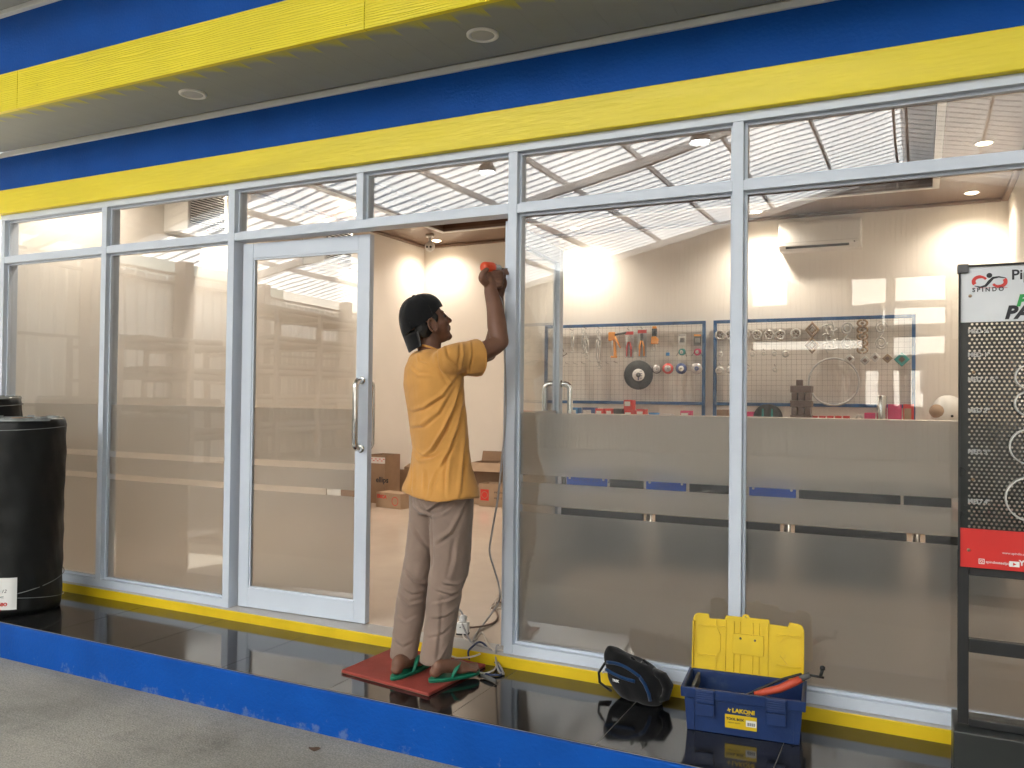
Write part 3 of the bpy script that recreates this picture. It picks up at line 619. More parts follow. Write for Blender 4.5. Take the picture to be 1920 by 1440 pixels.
# ---- sales desk behind the frosted glass
t = thing('sales_desk', 'long sales desk with blue plates and dark open base behind the frosted glass', 'desk', (-.85, 2.1, 0))
dx0, dx1, dy = -2.30, .66, 1.9
M['deskface'] = mat('desk_face', (.62, .55, .48), .5, var=.04)
mb = MB(); mb.box(dx0-.03, dx1, dy-.03, dy+.62, 1.07, 1.10); mb.build('top', M['deskface'], t, bevel=.004)
mb = MB(); mb.box(dx0, dx1-.01, dy, dy+.02, .44, 1.0695); mb.build('front_panel', M['deskface'], t)
mb = MB(); mb.box(dx0, dx0+.02, dy+.0205, dy+.6, .0005, 1.0695); mb.build('side_panel', M['greyd'], t)
mb = MB(); mb.box(dx1-.03, dx1-.01, dy+.0205, dy+.6, .0005, 1.0695); mb.build('side_panel', M['greyd'], t)
for a_, b_ in ((1050, 1205), (1228, 1462), (1490, 1700), (1735, 1900)):
    mb = MB(); mb.box(on_y(a_, 1000, dy)[0], on_y(b_, 1000, dy)[0], dy+.002, dy+.03, .05, .4395); mb.build('dark_base', M['black'], t, bevel=.004)
for px in (1216, 1476, 1718):
    x_ = on_y(px, 1000, dy)[0]; mb = MB(); mb.cyl((x_, dy+.01, .0005), (x_, dy+.01, .4395), .022, 14); mb.build('leg', M['steel'], t)
seg = [(1045, 1062, 'k'), (1062, 1140, 'b'), (1143, 1208, 'k'), (1211, 1288, 'b'), (1292, 1400, 'k'), (1404, 1494, 'b'), (1497, 1690, 'k'), (1693, 1785, 'k')]
for a, b_, c in seg:
    xa, xb = on_y(a, 908, dy)[0], on_y(b_, 908, dy)[0]; mb = MB(); mb.box(xa+.004, xb-.004, dy-.010, dy-.0003, .607, .702); o = mb.build('plate', M['blueplate'] if c == 'b' else M['black'], t, bevel=.002)
    if c == 'b':
        q = MB()
        for xx in (xa+.03, xb-.03): q.cyl((xx, dy-.0105, .655), (xx, dy-.014, .655), .008, 10)
        q.build('bolt', M['zinc'], o)
text('CTUB 2010 2', .05, (on_y(1075, 908, dy)[0], dy-.011, .636), (1, 0, 0), (0, 0, 1), M['navy'], t)
# ---- cartons on the floor in the far corner
def carton(px0, px1, top, Y, dep, label, m='card', z0=.0008, rot=0, zt=None):
    a, b_ = on_y(px0, top+20, Y), on_y(px1, top+20, Y); zt = on_y((px0+px1)/2, top, Y)[2] if zt is None else zt
    cx, cyy = (a[0]+b_[0])/2, Y+dep/2; hx = (b_[0]-a[0])/2; cs, sn = math.cos(rot), math.sin(rot); X, Yv = np.array((cs, sn, 0)), np.array((-sn, cs, 0))
    t = thing('carton', label, 'carton', (cx, cyy, z0)); t_ = .004
    c = np.array((cx, cyy, (z0+zt)/2)); hz = (zt-z0)/2
    mb = MB()
    for s_ in (-1, 1): mb.obox(c+Yv*s_*(dep/2-t_), hx, t_, hz, X, Yv); mb.obox(c+X*s_*(hx-t_), t_, dep/2-2*t_-.0002, hz, X, Yv)
    mb.obox(c-np.array((0, 0, hz-t_)), hx-2*t_, dep/2-2*t_, t_, X, Yv); mb.build('box_walls', M[m], t)
    return t, c, X, Yv, hx, dep/2, hz
def flap(t, O, along, out, L, h, m='card'):
    mb = MB(); O = np.array(O, float); al = unit(along); ou = unit(out); n = unit(np.cross(al, ou)); mb.obox(O+ou*h/2, L/2, h/2, .003, al, ou, n); mb.build('flap', M[m], t)
def fpt(c, X, Yv, hx, hd, hz, u, v): return c-Yv*(hd+.0012)+X*hx*u+np.array((0, 0, hz*v))
UZ = np.array((0, 0, 1.))
t, c, X, Yv, hx, hd, hz = carton(688, 722, 853, 4.22, .30, 'tall brown carton with striped tape round its top beside the door edge')
mb = MB(); mb.obox(c-Yv*(hd+.001)+UZ*(hz-.06), hx-.001, .0008, .035, X, Yv); o = mb.build('tape', M['tape'], t)
q = MB()
for k in range(9): q.obox(c-Yv*(hd+.002)+X*(hx*(-.9+k*.22))+UZ*(hz-.045-.02*(k % 2)), .012, .0004, .004, X, Yv)
q.build('print', M['red'], o)
text('ellips', .085, fpt(c, X, Yv, hx, hd, hz, .02, -.12), X, UZ, M['ink'], t, bold=.002)
t, c, X, Yv, hx, hd, hz = carton(724, 778, 880, 4.75, .30, 'brown carton with a raised flap and a red ring print')
flap(t, c+UZ*hz-X*(hx-.055)-Yv*(hd-.004), X, UZ+Yv*-.12, .10, .17, 'card2'); flap(t, c+UZ*hz+Yv*(hd-.004), X, UZ*.3+Yv, 2*hx, .12)
mb = MB(); mb.ring(fpt(c, X, Yv, hx, hd, hz, -.62, .15), Yv, .062, .052, .001, 32); mb.build('ring_print', M['red'], t)
text('C', .06, fpt(c, X, Yv, hx, hd, hz, -.75, -.75), X, UZ, M['red'], t)
t, c, X, Yv, hx, hd, hz = carton(704, 757, 925, 3.95, .2, 'flat brown carton with red lettering lying in front of the others', 'card2', rot=R(-10))
text('ERICA', .052, fpt(c, X, Yv, hx, hd, hz, -.92, .25), X, UZ, M['red'], t, bold=.002)
mb = MB(); mb.ring(fpt(c, X, Yv, hx, hd, hz, .55, .0), Yv, .048, .041, .001, 32); mb.build('ring_print', M['red'], t)
mb = MB(); mb.obox(c+UZ*hz, hx-.009, hd-.009, .002, X, Yv); mb.build('lid', M['card2'], t)
t, c, X, Yv, hx, hd, hz = carton(880, 936, 868, 4.98, .38, 'open brown carton with folded-out flaps against the back wall', rot=R(8))
flap(t, c+UZ*hz-Yv*(hd-.004), X, -Yv-UZ*.9, 2*hx, .14, 'card2'); flap(t, c+UZ*hz+Yv*(hd-.004), X, UZ+Yv*.4, 2*hx, .12); flap(t, c+UZ*hz+X*(hx-.004), Yv, UZ*.5+X, 2*hd, .12)
t, c, X, Yv, hx, hd, hz = carton(898, 962, 908, 4.62, .22, 'low pale carton with a red square stamp near the white post', 'card2')
mb = MB(); mb.obox(fpt(c, X, Yv, hx, hd, hz, -.66, 0), .052, .0006, .062, X, Yv); o = mb.build('stamp', M['red'], t)
mb = MB(); mb.ring(fpt(c, X, Yv, hx, hd, hz, -.66, 0)-Yv*.001, Yv, .04, .035, .0008, 28); mb.build('stamp_ring', M['card2'], o)
text('INDONESIA', .03, fpt(c, X, Yv, hx, hd, hz, -.1, .2), X, UZ, M['ink'], t); text('0002112', .028, fpt(c, X, Yv, hx, hd, hz, -.1, -.3), X, UZ, M['ink'], t)
t, c, X, Yv, hx, hd, hz = carton(926, 968, 892, 5.08, .3, 'plain brown carton half hidden behind the white post')
zt_ = c[2]+hz
t, c, X, Yv, hx, hd, hz = carton(934, 966, 868, 5.12, .22, 'small carton with a red label stacked on a plain carton', 'card2', z0=zt_+.001)
mb = MB(); mb.obox(fpt(c, X, Yv, hx, hd, hz, -.4, 0), .035, .0006, .04, X, Yv); mb.build('label_patch', M['red'], t)
carton(868, 898, 912, 4.72, .2, 'small brown carton partly behind the man', 'card2')
t, c, X, Yv, hx, hd, hz = carton(612, 664, 900, 3.55, .3, 'torn white and brown carton behind the door glass', 'card')
mb = MB(); mb.obox(c-Yv*(hd+.001)-X*hx*.45, hx*.5, .0008, hz*.9, X, Yv); mb.build('torn_paper', M['paper'], t)

# ---- goods hung on the left board
def hook(q, p, L=.09): q.tube([(p[0], YW-.001, p[2]+.012), (p[0], YW-L, p[2]+.02), (p[0], YW-L-.005, p[2]+.03)], .0025, 6)
def hung(name, label, cat, px, py, group, dy=.03):
    p = Wp(px, py, dy); return thing(name, label, cat, p, group), p
def turnbuckle(px, py, h, label, n=1):
    t, p = hung('turnbuckle', label, 'turnbuckle', px, py, 'turnbuckles on the left mesh board')
    hh = h/2/168
    for k in range(n):
        c = p+np.array((.028*(k-(n-1)/2), -.012*k, -.03*k)); q = MB()
        for s_ in (-1, 1): q.cyl(c+np.array((s_*.012, 0, -hh*.55)), c+np.array((s_*.012, 0, hh*.55)), .008, 8)
        for s_ in (-1, 1): q.cyl(c+np.array((0, 0, s_*hh*.52)), c+np.array((0, 0, s_*hh*.62)), .016, 8)
        q.build('body', M['zinc'], t)
        q = MB(); q.cyl(c+np.array((0, 0, hh*.3)), c+np.array((0, 0, hh*.82)), .006, 8); q.ring(c+np.array((0, 0, hh*.9)), (0, 1, 0), .022, .012, .01, 16); q.build('eye', M['zinc'], t)
        q = MB(); q.cyl(c-np.array((0, 0, hh*.3)), c-np.array((0, 0, hh*.8)), .006, 8)
        q.tube([c-np.array((0, 0, hh*.8))+np.array((.018*math.sin(a), 0, -.02+.02*math.cos(a))) for a in np.linspace(0, 4.4, 9)], .006, 8); q.build('hook', M['zinc'], t)
    q = MB(); hook(q, p+np.array((0, 0, hh+.01))); q.build('peg', M['wire'], t)
turnbuckle(1073, 641, 36, 'single small steel turnbuckle, leftmost on the tool board')
turnbuckle(1098, 640, 42, 'cluster of three medium turnbuckles', 3)
turnbuckle(1123, 653, 70, 'pair of large steel turnbuckles left of the caulking gun', 2)
t, p = hung('bolt_bunch', 'bunch of dark bolts tied at the left edge of the tool board', 'bolts', 1054, 661, None)
for k in range(9):
    a = random.random()*math.pi; c = p+np.array((random.uniform(-.05, .05), -random.random()*.04, random.uniform(-.05, .05))); d = np.array((math.cos(a), .2, math.sin(a)))*.032
    q = MB(); q.cyl(c-d, c+d, .0055, 6); q.cyl(c+d, c+d*1.25, .010, 6); q.build('bolt', M['iron'], t)
t, p = hung('grey_hasp', 'small grey steel plate on a peg beside the inner door edge', 'plate', 1050, 688, None)
q = MB(); q.obox(p, .028, .008, .03, unit((1, 0, .35)), (0, 1, 0), unit((-.35, 0, 1))); q.build('plate', M['greyl'], t, bevel=.003); q = MB(); q.cyl(p+np.array((0, -.008, .0)), p+np.array((0, -.02, 0)), .008, 10); q.build('knob', M['zinc'], t)
# caulking gun
t, p = hung('caulking_gun', 'orange caulking gun hanging on the tool board', 'caulking gun', 1152, 645, None, .05)
q = MB(); q.obox(p+np.array((-.03, 0, .085)), .04, .02, .05); q.build('head', M['orange'], t, bevel=.01)
q = MB(); q.obox(p+np.array((.005, 0, -.03)), .016, .012, .11, unit((1, 0, .06)), (0, 1, 0), unit((-.06, 0, 1))); q.obox(p+np.array((-.005, 0, -.145)), .035, .014, .012); q.build('handle', M['orange'], t, bevel=.005)
q = MB(); q.tube([p+np.array((.01, -.01, .08)), p+np.array((.05, -.01, .0)), p+np.array((.075, -.01, -.05))], [.012, .010, .006], 8); q.build('trigger', M['orange'], t)
q = MB(); q.cyl(p+np.array((-.02, 0, .10)), p+np.array((.14, -.01, .125)), .012, 10); q.build('rod', M['greyd'], t)
q = MB(); q.cyl(p+np.array((-.02, -.012, -.13)), p+np.array((-.022, -.012, .04)), .007, 8); q.build('cradle', M['zinc'], t)
def blister(px, py, w_, h, label, cc, tool, hc, split=True):
    t, p = hung('blister_pack', label, 'tool pack', px, py, 'carded hand tools', .02); w2, h2 = w_/2/168, h/2/168
    q = MB(); q.obox(p, w2, .002, h2); q.build('card', cc, t, bevel=.004)
    q = MB(); q.obox(p+np.array((0, -.0025, h2*.86)), w2*.95, .0005, h2*.12); q.build('header', M['red'], t)
    for s_ in (-1, 1):
        q = MB(); q.tube([p+np.array((s_*.006, -.014, h2*.25)), p+np.array((s_*w2*.45, -.014, -h2*.2)), p+np.array((s_*w2*.5, -.014, -h2*.92))], [.008, .011, .009], 8); q.build('grip', hc, t)
    q = MB(); q.obox(p+np.array((0, -.014, h2*.45)), .018, .008, h2*.28); q.build('jaw', tool, t, bevel=.006)
    q = MB(); hook(q, p+np.array((0, .02, h2))); q.build('peg', M['wire'], t)
M['silverprint'] = mat('silver_print', (.55, .52, .52), .35, .2, .3, 40)
blister(1180, 646, 17, 50, 'red and silver carded pliers left of the orange handled pair', M['silverprint'], M['zinc'], M['red'])
blister(1204, 644, 18, 52, 'carded cutters with orange handles', M['greyl'], M['greyd'], M['orange'])
t, p = hung('chain_hoist', 'orange and black hand puller with hooks on the tool board', 'puller', 1227, 640, None, .05)
q = MB(); q.obox(p+np.array((0, 0, .09)), .028, .02, .055); q.build('black_case', M['blackm'], t, bevel=.01)
q = MB(); q.prism([(-.035, -.05), (.035, -.05), (.045, .0), (.02, .035), (-.03, .03)], p+np.array((0, -.025, .02)), (1, 0, 0), (0, 0, 1), -.05); q.build('lower_body', M['orange'], t, bevel=.006)
q = MB(); q.obox(p+np.array((0, 0, .15)), .022, .018, .018); q.build('cap', M['orange'], t, bevel=.006)
for s_ in (-1, 1): q = MB(); q.tube([p+np.array((s_*.018, -.01, -.03)), p+np.array((s_*.02, -.01, -.09)), p+np.array((s_*.008, -.01, -.11)), p+np.array((s_*.002, -.01, -.09))], .006, 8); q.build('hook', M['zinc'], t)
t, p = hung('padlock', 'small blue padlock on the tool board', 'padlock', 1252, 664, None)
q = MB(); q.obox(p, .02, .01, .018); q.build('body', M['skyblue'], t, bevel=.004); q = MB(); q.tube([p+np.array((.012*math.cos(a), 0, .018+.022*math.sin(a))) for a in np.linspace(0, math.pi, 9)], .003, 6); q.build('shackle', M['zinc'], t)
for px, m_, mm, lb in ((1279, 'white', 'greyd', 'white carded key set at the upper right of the tool board'), (1308, 'greyd', 'zinc', 'dark carded key set next to the right frame of the tool board')):
    t, p = hung('key_card', lb, 'card', px, 637, 'carded key sets', .02); q = MB(); q.obox(p, .041, .002, .062); q.build('card', M[m_], t, bevel=.004)
    for k in range(4): q = MB(); q.box(p[0]-.024+k*.014, p[0]-.016+k*.014, p[1]-.006, p[1]-.0025, p[2]-.03, p[2]+.02); q.build('key', M[mm], t)
    q = MB(); q.obox(p+np.array((0, -.0025, .048)), .038, .0004, .01); q.build('header', M['orange'] if mm == 'zinc' else M['greyl'], t)
for px, m_, lb in ((1279, 'teal', 'green coiled tape on a peg'), (1308, 'pink', 'magenta coiled tape on a peg')):
    t, p = hung('tape_coil', lb, 'tape', px, 660, 'coiled tapes', .03); q = MB(); q.ring(p, (.25, 1, .1), .037, .020, .03, 24); q.build('coil', M[m_], t)
    q = MB(); q.ring(p, (.25, 1, .1), .0195, .012, .032, 20); q.build('core', M['paper'], t); q = MB(); q.tube([p+np.array((-.036, 0, 0)), p+np.array((-.06, -.01, -.04))], .003, 6); q.tube([p+np.array((.036, 0, 0)), p+np.array((.05, -.01, -.05))], .003, 6); q.build('cord', M['blackm'], t)
def disc(px, py, r, label, mo, mi, name='grinding_disc', rm=.55, n=3):
    t, p = hung(name, label, 'disc', px, py, 'abrasive discs on the tool board', .05); r = r/168; ax = unit((.12, -1, 0))
    for k in range(n): q = MB(); q.lathe([(r*.15, 0), (r, 0), (r, .004), (r*.15, .004)], p-ax*(.006*k+.004), ax, 40, False); q.build('wheel', M['blackm'] if k else mo, t)
    q = MB(); q.lathe([(r*.15, .0), (r*rm, .0), (r*rm, .0008), (r*.15, .0009)], p+ax*.0003, ax, 32, False); o = q.build('paper_label', mi, t)
    q = MB(); q.lathe([(r*.13, .0), (r*.17, .0012), (r*.02, .003)], p+ax*.0004, ax, 20, False); q.build('bush', M['greyd'], t)
    return t, p, r, ax
t, p, r, ax = disc(1197, 703, 27.5, 'large black cutting wheel with a white label', M['blackm'], M['paper'], 'cutting_wheel', .42, 1)
q = MB()
for k in range(7): q.obox(p+ax*.0055+np.array((r*(-.3 if k % 2 else .18), 0, r*(.26-.08*k))), r*.09, .0004, r*.018)
q.obox(p+ax*.0055+np.array((.0, 0, -r*.26)), r*.04, .0004, r*.1); q.build('print', M['navy'], t)
disc(1231, 692, 8.5, 'small grinding disc with a pale blue label beside the large wheel', M['blackm'], M['silverprint'], rm=.85)
disc(1252, 691, 10, 'small grinding disc with a red and white label', M['red'], M['silverprint'], rm=.6, n=6)
disc(1277, 691, 10, 'small grinding disc with a navy label', M['navy'], M['paper'], rm=.5, n=6)
disc(1306, 691, 10, 'small grinding disc with a white label next to the right frame', M['silverprint'], M['navy'], rm=.4, n=6)
pg = thing('empty_pegs', 'row of empty wire pegs left of the large wheel', 'pegs', Wp(1090, 684))
for k in range(7):
    p = Wp(1068+k*15, 683+random.uniform(-2, 2)); q = MB(); hook(q, p, .12); q.build('peg', M['wire'], pg)
# ---- castings and valve wheels on the right board
def handwheel(px, py, r, label):
    t, p = hung('valve_handwheel', label, 'handwheel', px, py, 'valve handwheels in a row', .07); r = r/168; ax = unit((.1, -1, 0)); x, y, a = frame_of(ax)
    q = MB(); q.tube([p+(x*math.cos(k*math.pi/9)+y*math.sin(k*math.pi/9))*r*.84 for k in range(18)], r*.2, 8, closed=True); q.build('rim', M['zinc'], t)
    for k in range(5): q = MB(); d = x*math.cos(k*2*math.pi/5+.3)+y*math.sin(k*2*math.pi/5+.3); q.cyl(p+d*r*.15, p+d*r*.85, r*.12, 6); q.build('spoke', M['iron'], t)
    q = MB(); q.cyl(p-ax*.03, p+ax*.012, r*.2, 12); q.build('hub', M['zinc'], t)
hw = [(1350, 'first valve handwheel at the left edge of the right board'), (1369, 'second valve handwheel, half behind the tall mullion'), (1397, 'third valve handwheel, half behind the tall mullion'), (1419, 'fourth valve handwheel from the left'), (1442, 'fifth valve handwheel from the left'), (1463, 'sixth valve handwheel from the left'), (1492, 'last valve handwheel, next to the diamond castings')]
for i, (px, lb) in enumerate(hw): handwheel(px, 628-(i > 5)*2, 8.6, lb)
def fitting(px, py, r, label, L=.05):
    t, p = hung('pipe_fitting', label, 'fitting', px, py, 'small pipe fittings on pegs', .06); r = r/168
    q = MB(); q.lathe([(r*.55, -.01), (r, -.01), (r, .012), (r*.8, .016), (r*.8, L), (r*.55, L)], p, (.15, -1, 0), 20, False); q.build('body', M['zinc'], t)
    q = MB(); q.lathe([(r*.55, -.01), (r*.55, L)], p, (.15, -1, 0), 20, False); q.build('bore', M['iron'], t)
    q = MB(); hook(q, p+np.array((0, 0, r))); q.build('peg', M['wire'], t)
for px, py, r, lb in ((1351, 664, 4.5, 'small steel elbow under the first handwheel'), (1411, 664, 4.5, 'small steel fitting right of the mullion, upper row'), (1432, 663, 3.6, 'tiny steel fitting, second of the upper row'), (1452, 664, 4.3, 'small steel fitting, third of the upper row'), (1473, 664, 6, 'largest steel fitting of the upper row'),
                      (1350, 695, 8, 'wide steel flange in the lower row at the left edge'), (1367, 694, 6, 'steel flange half behind the mullion, lower row'), (1403, 693, 4.4, 'small steel fitting just right of the mullion, lower row'), (1453, 693, 4.2, 'lone bright fitting at the end of the lower row')): fitting(px, py, r, lb)
def scrolls(px, py, w_, h, label, m_, kind):
    t, p = hung('ornamental_casting', label, 'casting', px, py, 'ornamental iron castings', .03); w2, h2 = w_/2/168, h/2/168
    if kind == 'diamond':
        for s_ in (-1, 1):
            c = p+np.array((0, 0, s_*h2*.55))
            for ro in (1, .5):
                q = MB(); q.tube([c+np.array((w2*ro*a, 0, h2*.5*ro*b_)) for a, b_ in ((1, 0), (0, 1), (-1, 0), (0, -1))], 0.016*ro+.003, 6, closed=True); q.build('diamond', m_, t)
    elif kind == 'rosette':
        for s_ in (-1, 0, 1):
            c = p+np.array((0, 0, s_*h2*.62)); q = MB(); q.ring(c, (0, 1, 0), w2*.62, w2*.42, .012, 20); q.ell(c, (w2*.2, .012, w2*.2)); q.build('rosette', m_, t)
            for k in range(4):
                a = k*math.pi/2+.5; q = MB(); q.tube([c+np.array((math.cos(a+u*.9)*w2*(.5+.5*u), -.004, math.sin(a+u*.9)*w2*(.5+.5*u))) for u in np.linspace(0, 1, 6)], .009, 6); q.build('scroll', m_, t)
    elif kind == 'lattice':
        n = 5
        for k in range(n):
            c = p+np.array((0, 0, h2*(-.8+1.6*k/(n-1))))
            for s_ in (-1, 1): q = MB(); q.tube([c+np.array((s_*w2*(.9*math.cos(a)), -.005, h2*.19*math.sin(a))) for a in np.linspace(-1.5, 1.5, 7)], .012, 6); q.build('link', m_, t)
            q = MB(); q.ell(c, (w2*.35, .014, h2*.09)); q.build('boss', m_, t)
    else:
        for s_ in (-1, 1):
            c = p+np.array((0, 0, s_*h2*.5)); q = MB(); q.tube([c+np.array((math.cos(a)*w2*(1-a/16), 0, s_*math.sin(a)*h2*.45*(1-a/16))) for a in np.linspace(0, 11, 30)], .009, 6); q.build('spiral', m_, t)
        q = MB(); q.tube([p+np.array((w2*.6*math.sin(u*3.1), 0, h2*u)) for u in np.linspace(-.9, .9, 16)], .009, 6); q.build('stem', m_, t)
scrolls(1523, 633, 19, 48, 'pair of brown diamond castings, left of the scroll castings', M['brass'], 'diamond')
scrolls(1556, 632, 24, 50, 'silvery rosette casting right of the diamonds', M['zinc'], 'rosette')
scrolls(1588, 630, 20, 48, 'thin pale scroll casting in the middle of the castings', M['greyl'], 'spiral')
scrolls(1617, 631, 17, 56, 'brown chain-like lattice casting', M['brass'], 'lattice')
scrolls(1652, 628, 19, 50, 'round scroll casting, last on the right board', M['zinc'], 'spiral')
def sqflange(px, py, w_, label, m_):
    t, p = hung('square_flange', label, 'flange', px, py, 'square post flanges', .05); w2 = w_/2/168; q = MB()
    q.obox(p, w2, .012, w2, unit((1, 0, 1)), (0, 1, 0), unit((-1, 0, 1))); q.build('plate', m_, t, bevel=.006)
    q = MB(); q.obox(p+np.array((0, -.0135, 0)), w2*.45, .001, w2*.45, unit((1, 0, 1)), (0, 1, 0), unit((-1, 0, 1))); q.build('opening', M['iron'], t)
for px, py, w_, m_, lb in ((1593, 673, 12.5, 'zinc', 'first square flange below the castings'), (1622, 676, 12, 'greyl', 'pale square flange, second of five'), (1641, 670, 12, 'zinc', 'third square flange of five'), (1664, 672, 11.5, 'brass', 'brownish square flange, fourth of five'), (1691, 674, 17, 'teal', 'large teal square flange at the right')): sqflange(px, py, w_, lb, M[m_])
c = Wp(1563, 716, .04); q = MB(); q.tube([c+np.array((.236*math.cos(a), 0, .236*math.sin(a))) for a in np.linspace(0, 2*math.pi, 49)[:-1]], .010, 8, closed=True); tag(q.build('steel_hoop', M['greyl']), 'large thin steel hoop hanging on the right mesh board', 'hoop')

# ---- goods on the back counter
CT = .9305
def cbox(px0, px1, top, label, m_, dep=.12, Y=5.05, z0=CT, face=None, name='goods_box', cat='box', group='small boxes on the back counter'):
    a, b_ = on_y(px0, top+6, Y), on_y(px1, top+6, Y); zt = on_y((px0+px1)/2, top, Y)[2]
    t = thing(name, label, cat, ((a[0]+b_[0])/2, Y+dep/2, z0), group); q = MB(); q.box(a[0]+.002, b_[0]-.002, Y, Y+dep, z0+.0003, zt); q.build('box_body', M[m_], t, bevel=.003)
    if face: q = MB(); h = zt-z0; q.box(a[0]+.012, a[0]+(b_[0]-a[0])*.75, Y-.0012, Y-.0002, zt-h*.6, zt-h*.15); q.build('printed_face', M[face], t)
    return zt
cbox(1066, 1084, 764, 'pale blue box with white print, leftmost on the counter', 'skyblue', face='paper'); cbox(1091, 1114, 764, 'pale blue box with a wavy print, second on the counter', 'navy', face='silverprint')
cbox(1116, 1131, 766, 'low red box left of the tall stacked red one', 'red', face='paper'); cbox(1135, 1149, 766, 'low red box just left of the dark one', 'red', face='paper'); cbox(1150, 1166, 766, 'dark box between red boxes', 'greyd')
zt = cbox(1170, 1187, 769, 'red box underneath another red box', 'red', face='paper'); cbox(1169, 1186, 750, 'tall red box with a white label stacked on a red box', 'red', z0=zt+.001, face='paper')
cbox(1192, 1209, 767, 'low red box right of the stacked pair', 'red', face='paper'); cbox(1236, 1258, 776, 'flat pale pink box', 'silverprint', face='red'); cbox(1275, 1295, 770, 'magenta box below the right end of the tool board', 'pink', face='paper')
p = on_y(1224, 775, 5.05); q = MB(); q.ring((p[0], 5.1, CT+.07), (0, 0, 1), .06, .04, .139, 28); tag(q.build('blue_tape_roll', M['skyblue']), 'blue tape roll on the counter right of the red boxes', 'tape')
cbox(1343, 1366, 768, 'crumpled brown package left of the tall mullion', 'card'); cbox(1396, 1413, 772, 'pink box just right of the tall mullion', 'pink')
p = on_y(1438, 783, 5.05); t = thing('blade_rack', 'black half-round blade rack on the counter', 'rack', (p[0], 5.1, CT))
for k in range(5):
    q = MB(); q.prism([(.135*math.cos(a), .11+.135*math.sin(a)) for a in np.linspace(0, math.pi, 15)]+[(-.135, -.0), (.135, -.0)][:2], (p[0], 5.05+.03*k, CT+.0005), (1, 0, 0), (0, 0, 1), -.01); q.build('blade', M['blackm'], t)
for x in (-.04, .05): q = MB(); q.box(p[0]+x-.008, p[0]+x+.008, 5.03, 5.049, CT+.0005, CT+.2); q.build('upright', M['teal'], t)
# tower of cast blocks
t = thing('iron_block_tower', 'tower of stacked rusty cast iron blocks in front of the hoop', 'iron blocks', on_y(1502, 785, 4.98)); t.location.z = CT
a0, a1 = on_y(1483, 745, 4.98)[0], on_y(1521, 745, 4.98)[0]; z = CT; zt = on_y(1502, 719, 4.98)[2]; n = 6; h = (zt-CT)/n
for k in range(n):
    if k % 2: q = MB(); q.box(a0-.006, a1+.006, 4.97, 5.11, z+.0005, z+h*.9); q.build('block', M['iron'], t, bevel=.006)
    else:
        for j in range(3): xa = a0+(a1-a0)*j/3; q = MB(); q.box(xa+.004, xa+(a1-a0)/3-.004, 4.98+random.uniform(-.008, .008), 5.10, z+.0005, z+h); q.build('block', M['iron'], t, bevel=.006)
    z += h if k % 2 == 0 else h*.9
xc = (a0+a1)/2-.02; q = MB(); q.box(xc-.03, xc+.03, 5.0, 5.08, z, z+.06); q.build('block', M['iron'], t, bevel=.006)
for k in range(5): cbox(1520+k*15, 1533+k*15, 780, ('flat red tin touching the iron block tower', 'second flat red tin from the block tower', 'flat red tin in the middle of the row of five', 'fourth flat red tin from the block tower', 'flat red tin nearest to the large steel nut')[k], 'red', name='red_tin', cat='tin', group='row of flat red tins', dep=.08)
p = on_y(1610, 777, 5.05); t = thing('steel_nut', 'large bright steel nut on the counter', 'nut', (p[0], 5.1, CT)); q = MB(); q.ring((p[0], 5.1, CT+.125), (.2, -1, 0), .036, .018, .05, 6); q.build('hex_ring', M['zinc'], t); q = MB(); q.box(p[0]-.03, p[0]+.03, 5.07, 5.13, CT+.0003, CT+.092); q.build('stand_block', M['card2'], t)
cbox(1620, 1641, 774, 'magenta box left of the silver cylinder', 'pink'); cbox(1664, 1691, 758, 'square red box right of the silver cylinder', 'pink', dep=.1); cbox(1693, 1714, 758, 'red box with a pale window, last on the counter', 'red', face='card2')
p = on_y(1653, 742, 5.0); q = MB(); q.lathe([(.042, 0), (.044, .004), (.044, p[2]-CT-.004), (.042, p[2]-CT), (.036, p[2]-CT), (.036, .01)], (p[0], 5.04, CT+.0005), (0, 0, 1), 28); tag(q.build('steel_cylinder', M['steel']), 'tall bright steel cylinder between red boxes', 'cylinder')
p = on_y(1778, 760, 5.0); t = thing('safety_helmet', 'white motorcycle helmet on the counter at the right', 'helmet', (p[0], 5.1, CT)); c = np.array((p[0], 5.1, CT+.19))
q = MB(); q.ell(c, (.145, .15, .16), n=28, m=16); q.ell(c-np.array((0, 0, .11)), (.125, .13, .075), n=28); q.build('shell', M['white'], t); q = MB(); q.ell(c+np.array((-.075, -.055, .012)), (.082, .105, .07), n=20); q.build('visor', M['card2'], t); q = MB(); q.cyl(c+np.array((.03, -.142, -.03)), c+np.array((.03, -.158, -.03)), .012, 12); q.build('vent', M['black'], t)
# ---- cloth helpers
def displace(me, fn):
    n = len(me.vertices); co = np.empty(n*3); me.vertices.foreach_get('co', co); co = co.reshape(-1, 3); no = np.empty(n*3); me.vertex_normals.foreach_get('vector', no); no = no.reshape(-1, 3)
    co = co+no*fn(co, no)[:, None]; me.vertices.foreach_set('co', co.ravel()); me.update()
def smooth_mesh(me): me.polygons.foreach_set('use_smooth', [True]*len(me.polygons))
def wob(co, sc, amp, seed):
    rg = np.random.RandomState(seed); out_ = np.zeros(len(co))
    for k in range(7): d_ = rg.normal(size=3); d_ /= np.linalg.norm(d_); f_ = sc*rg.uniform(.6, 1.8); out_ += np.sin(co@d_*f_+rg.uniform(0, 6.28)+1.5*np.sin(co@rg.normal(size=3)*sc*.35))
    return out_/7*amp*2

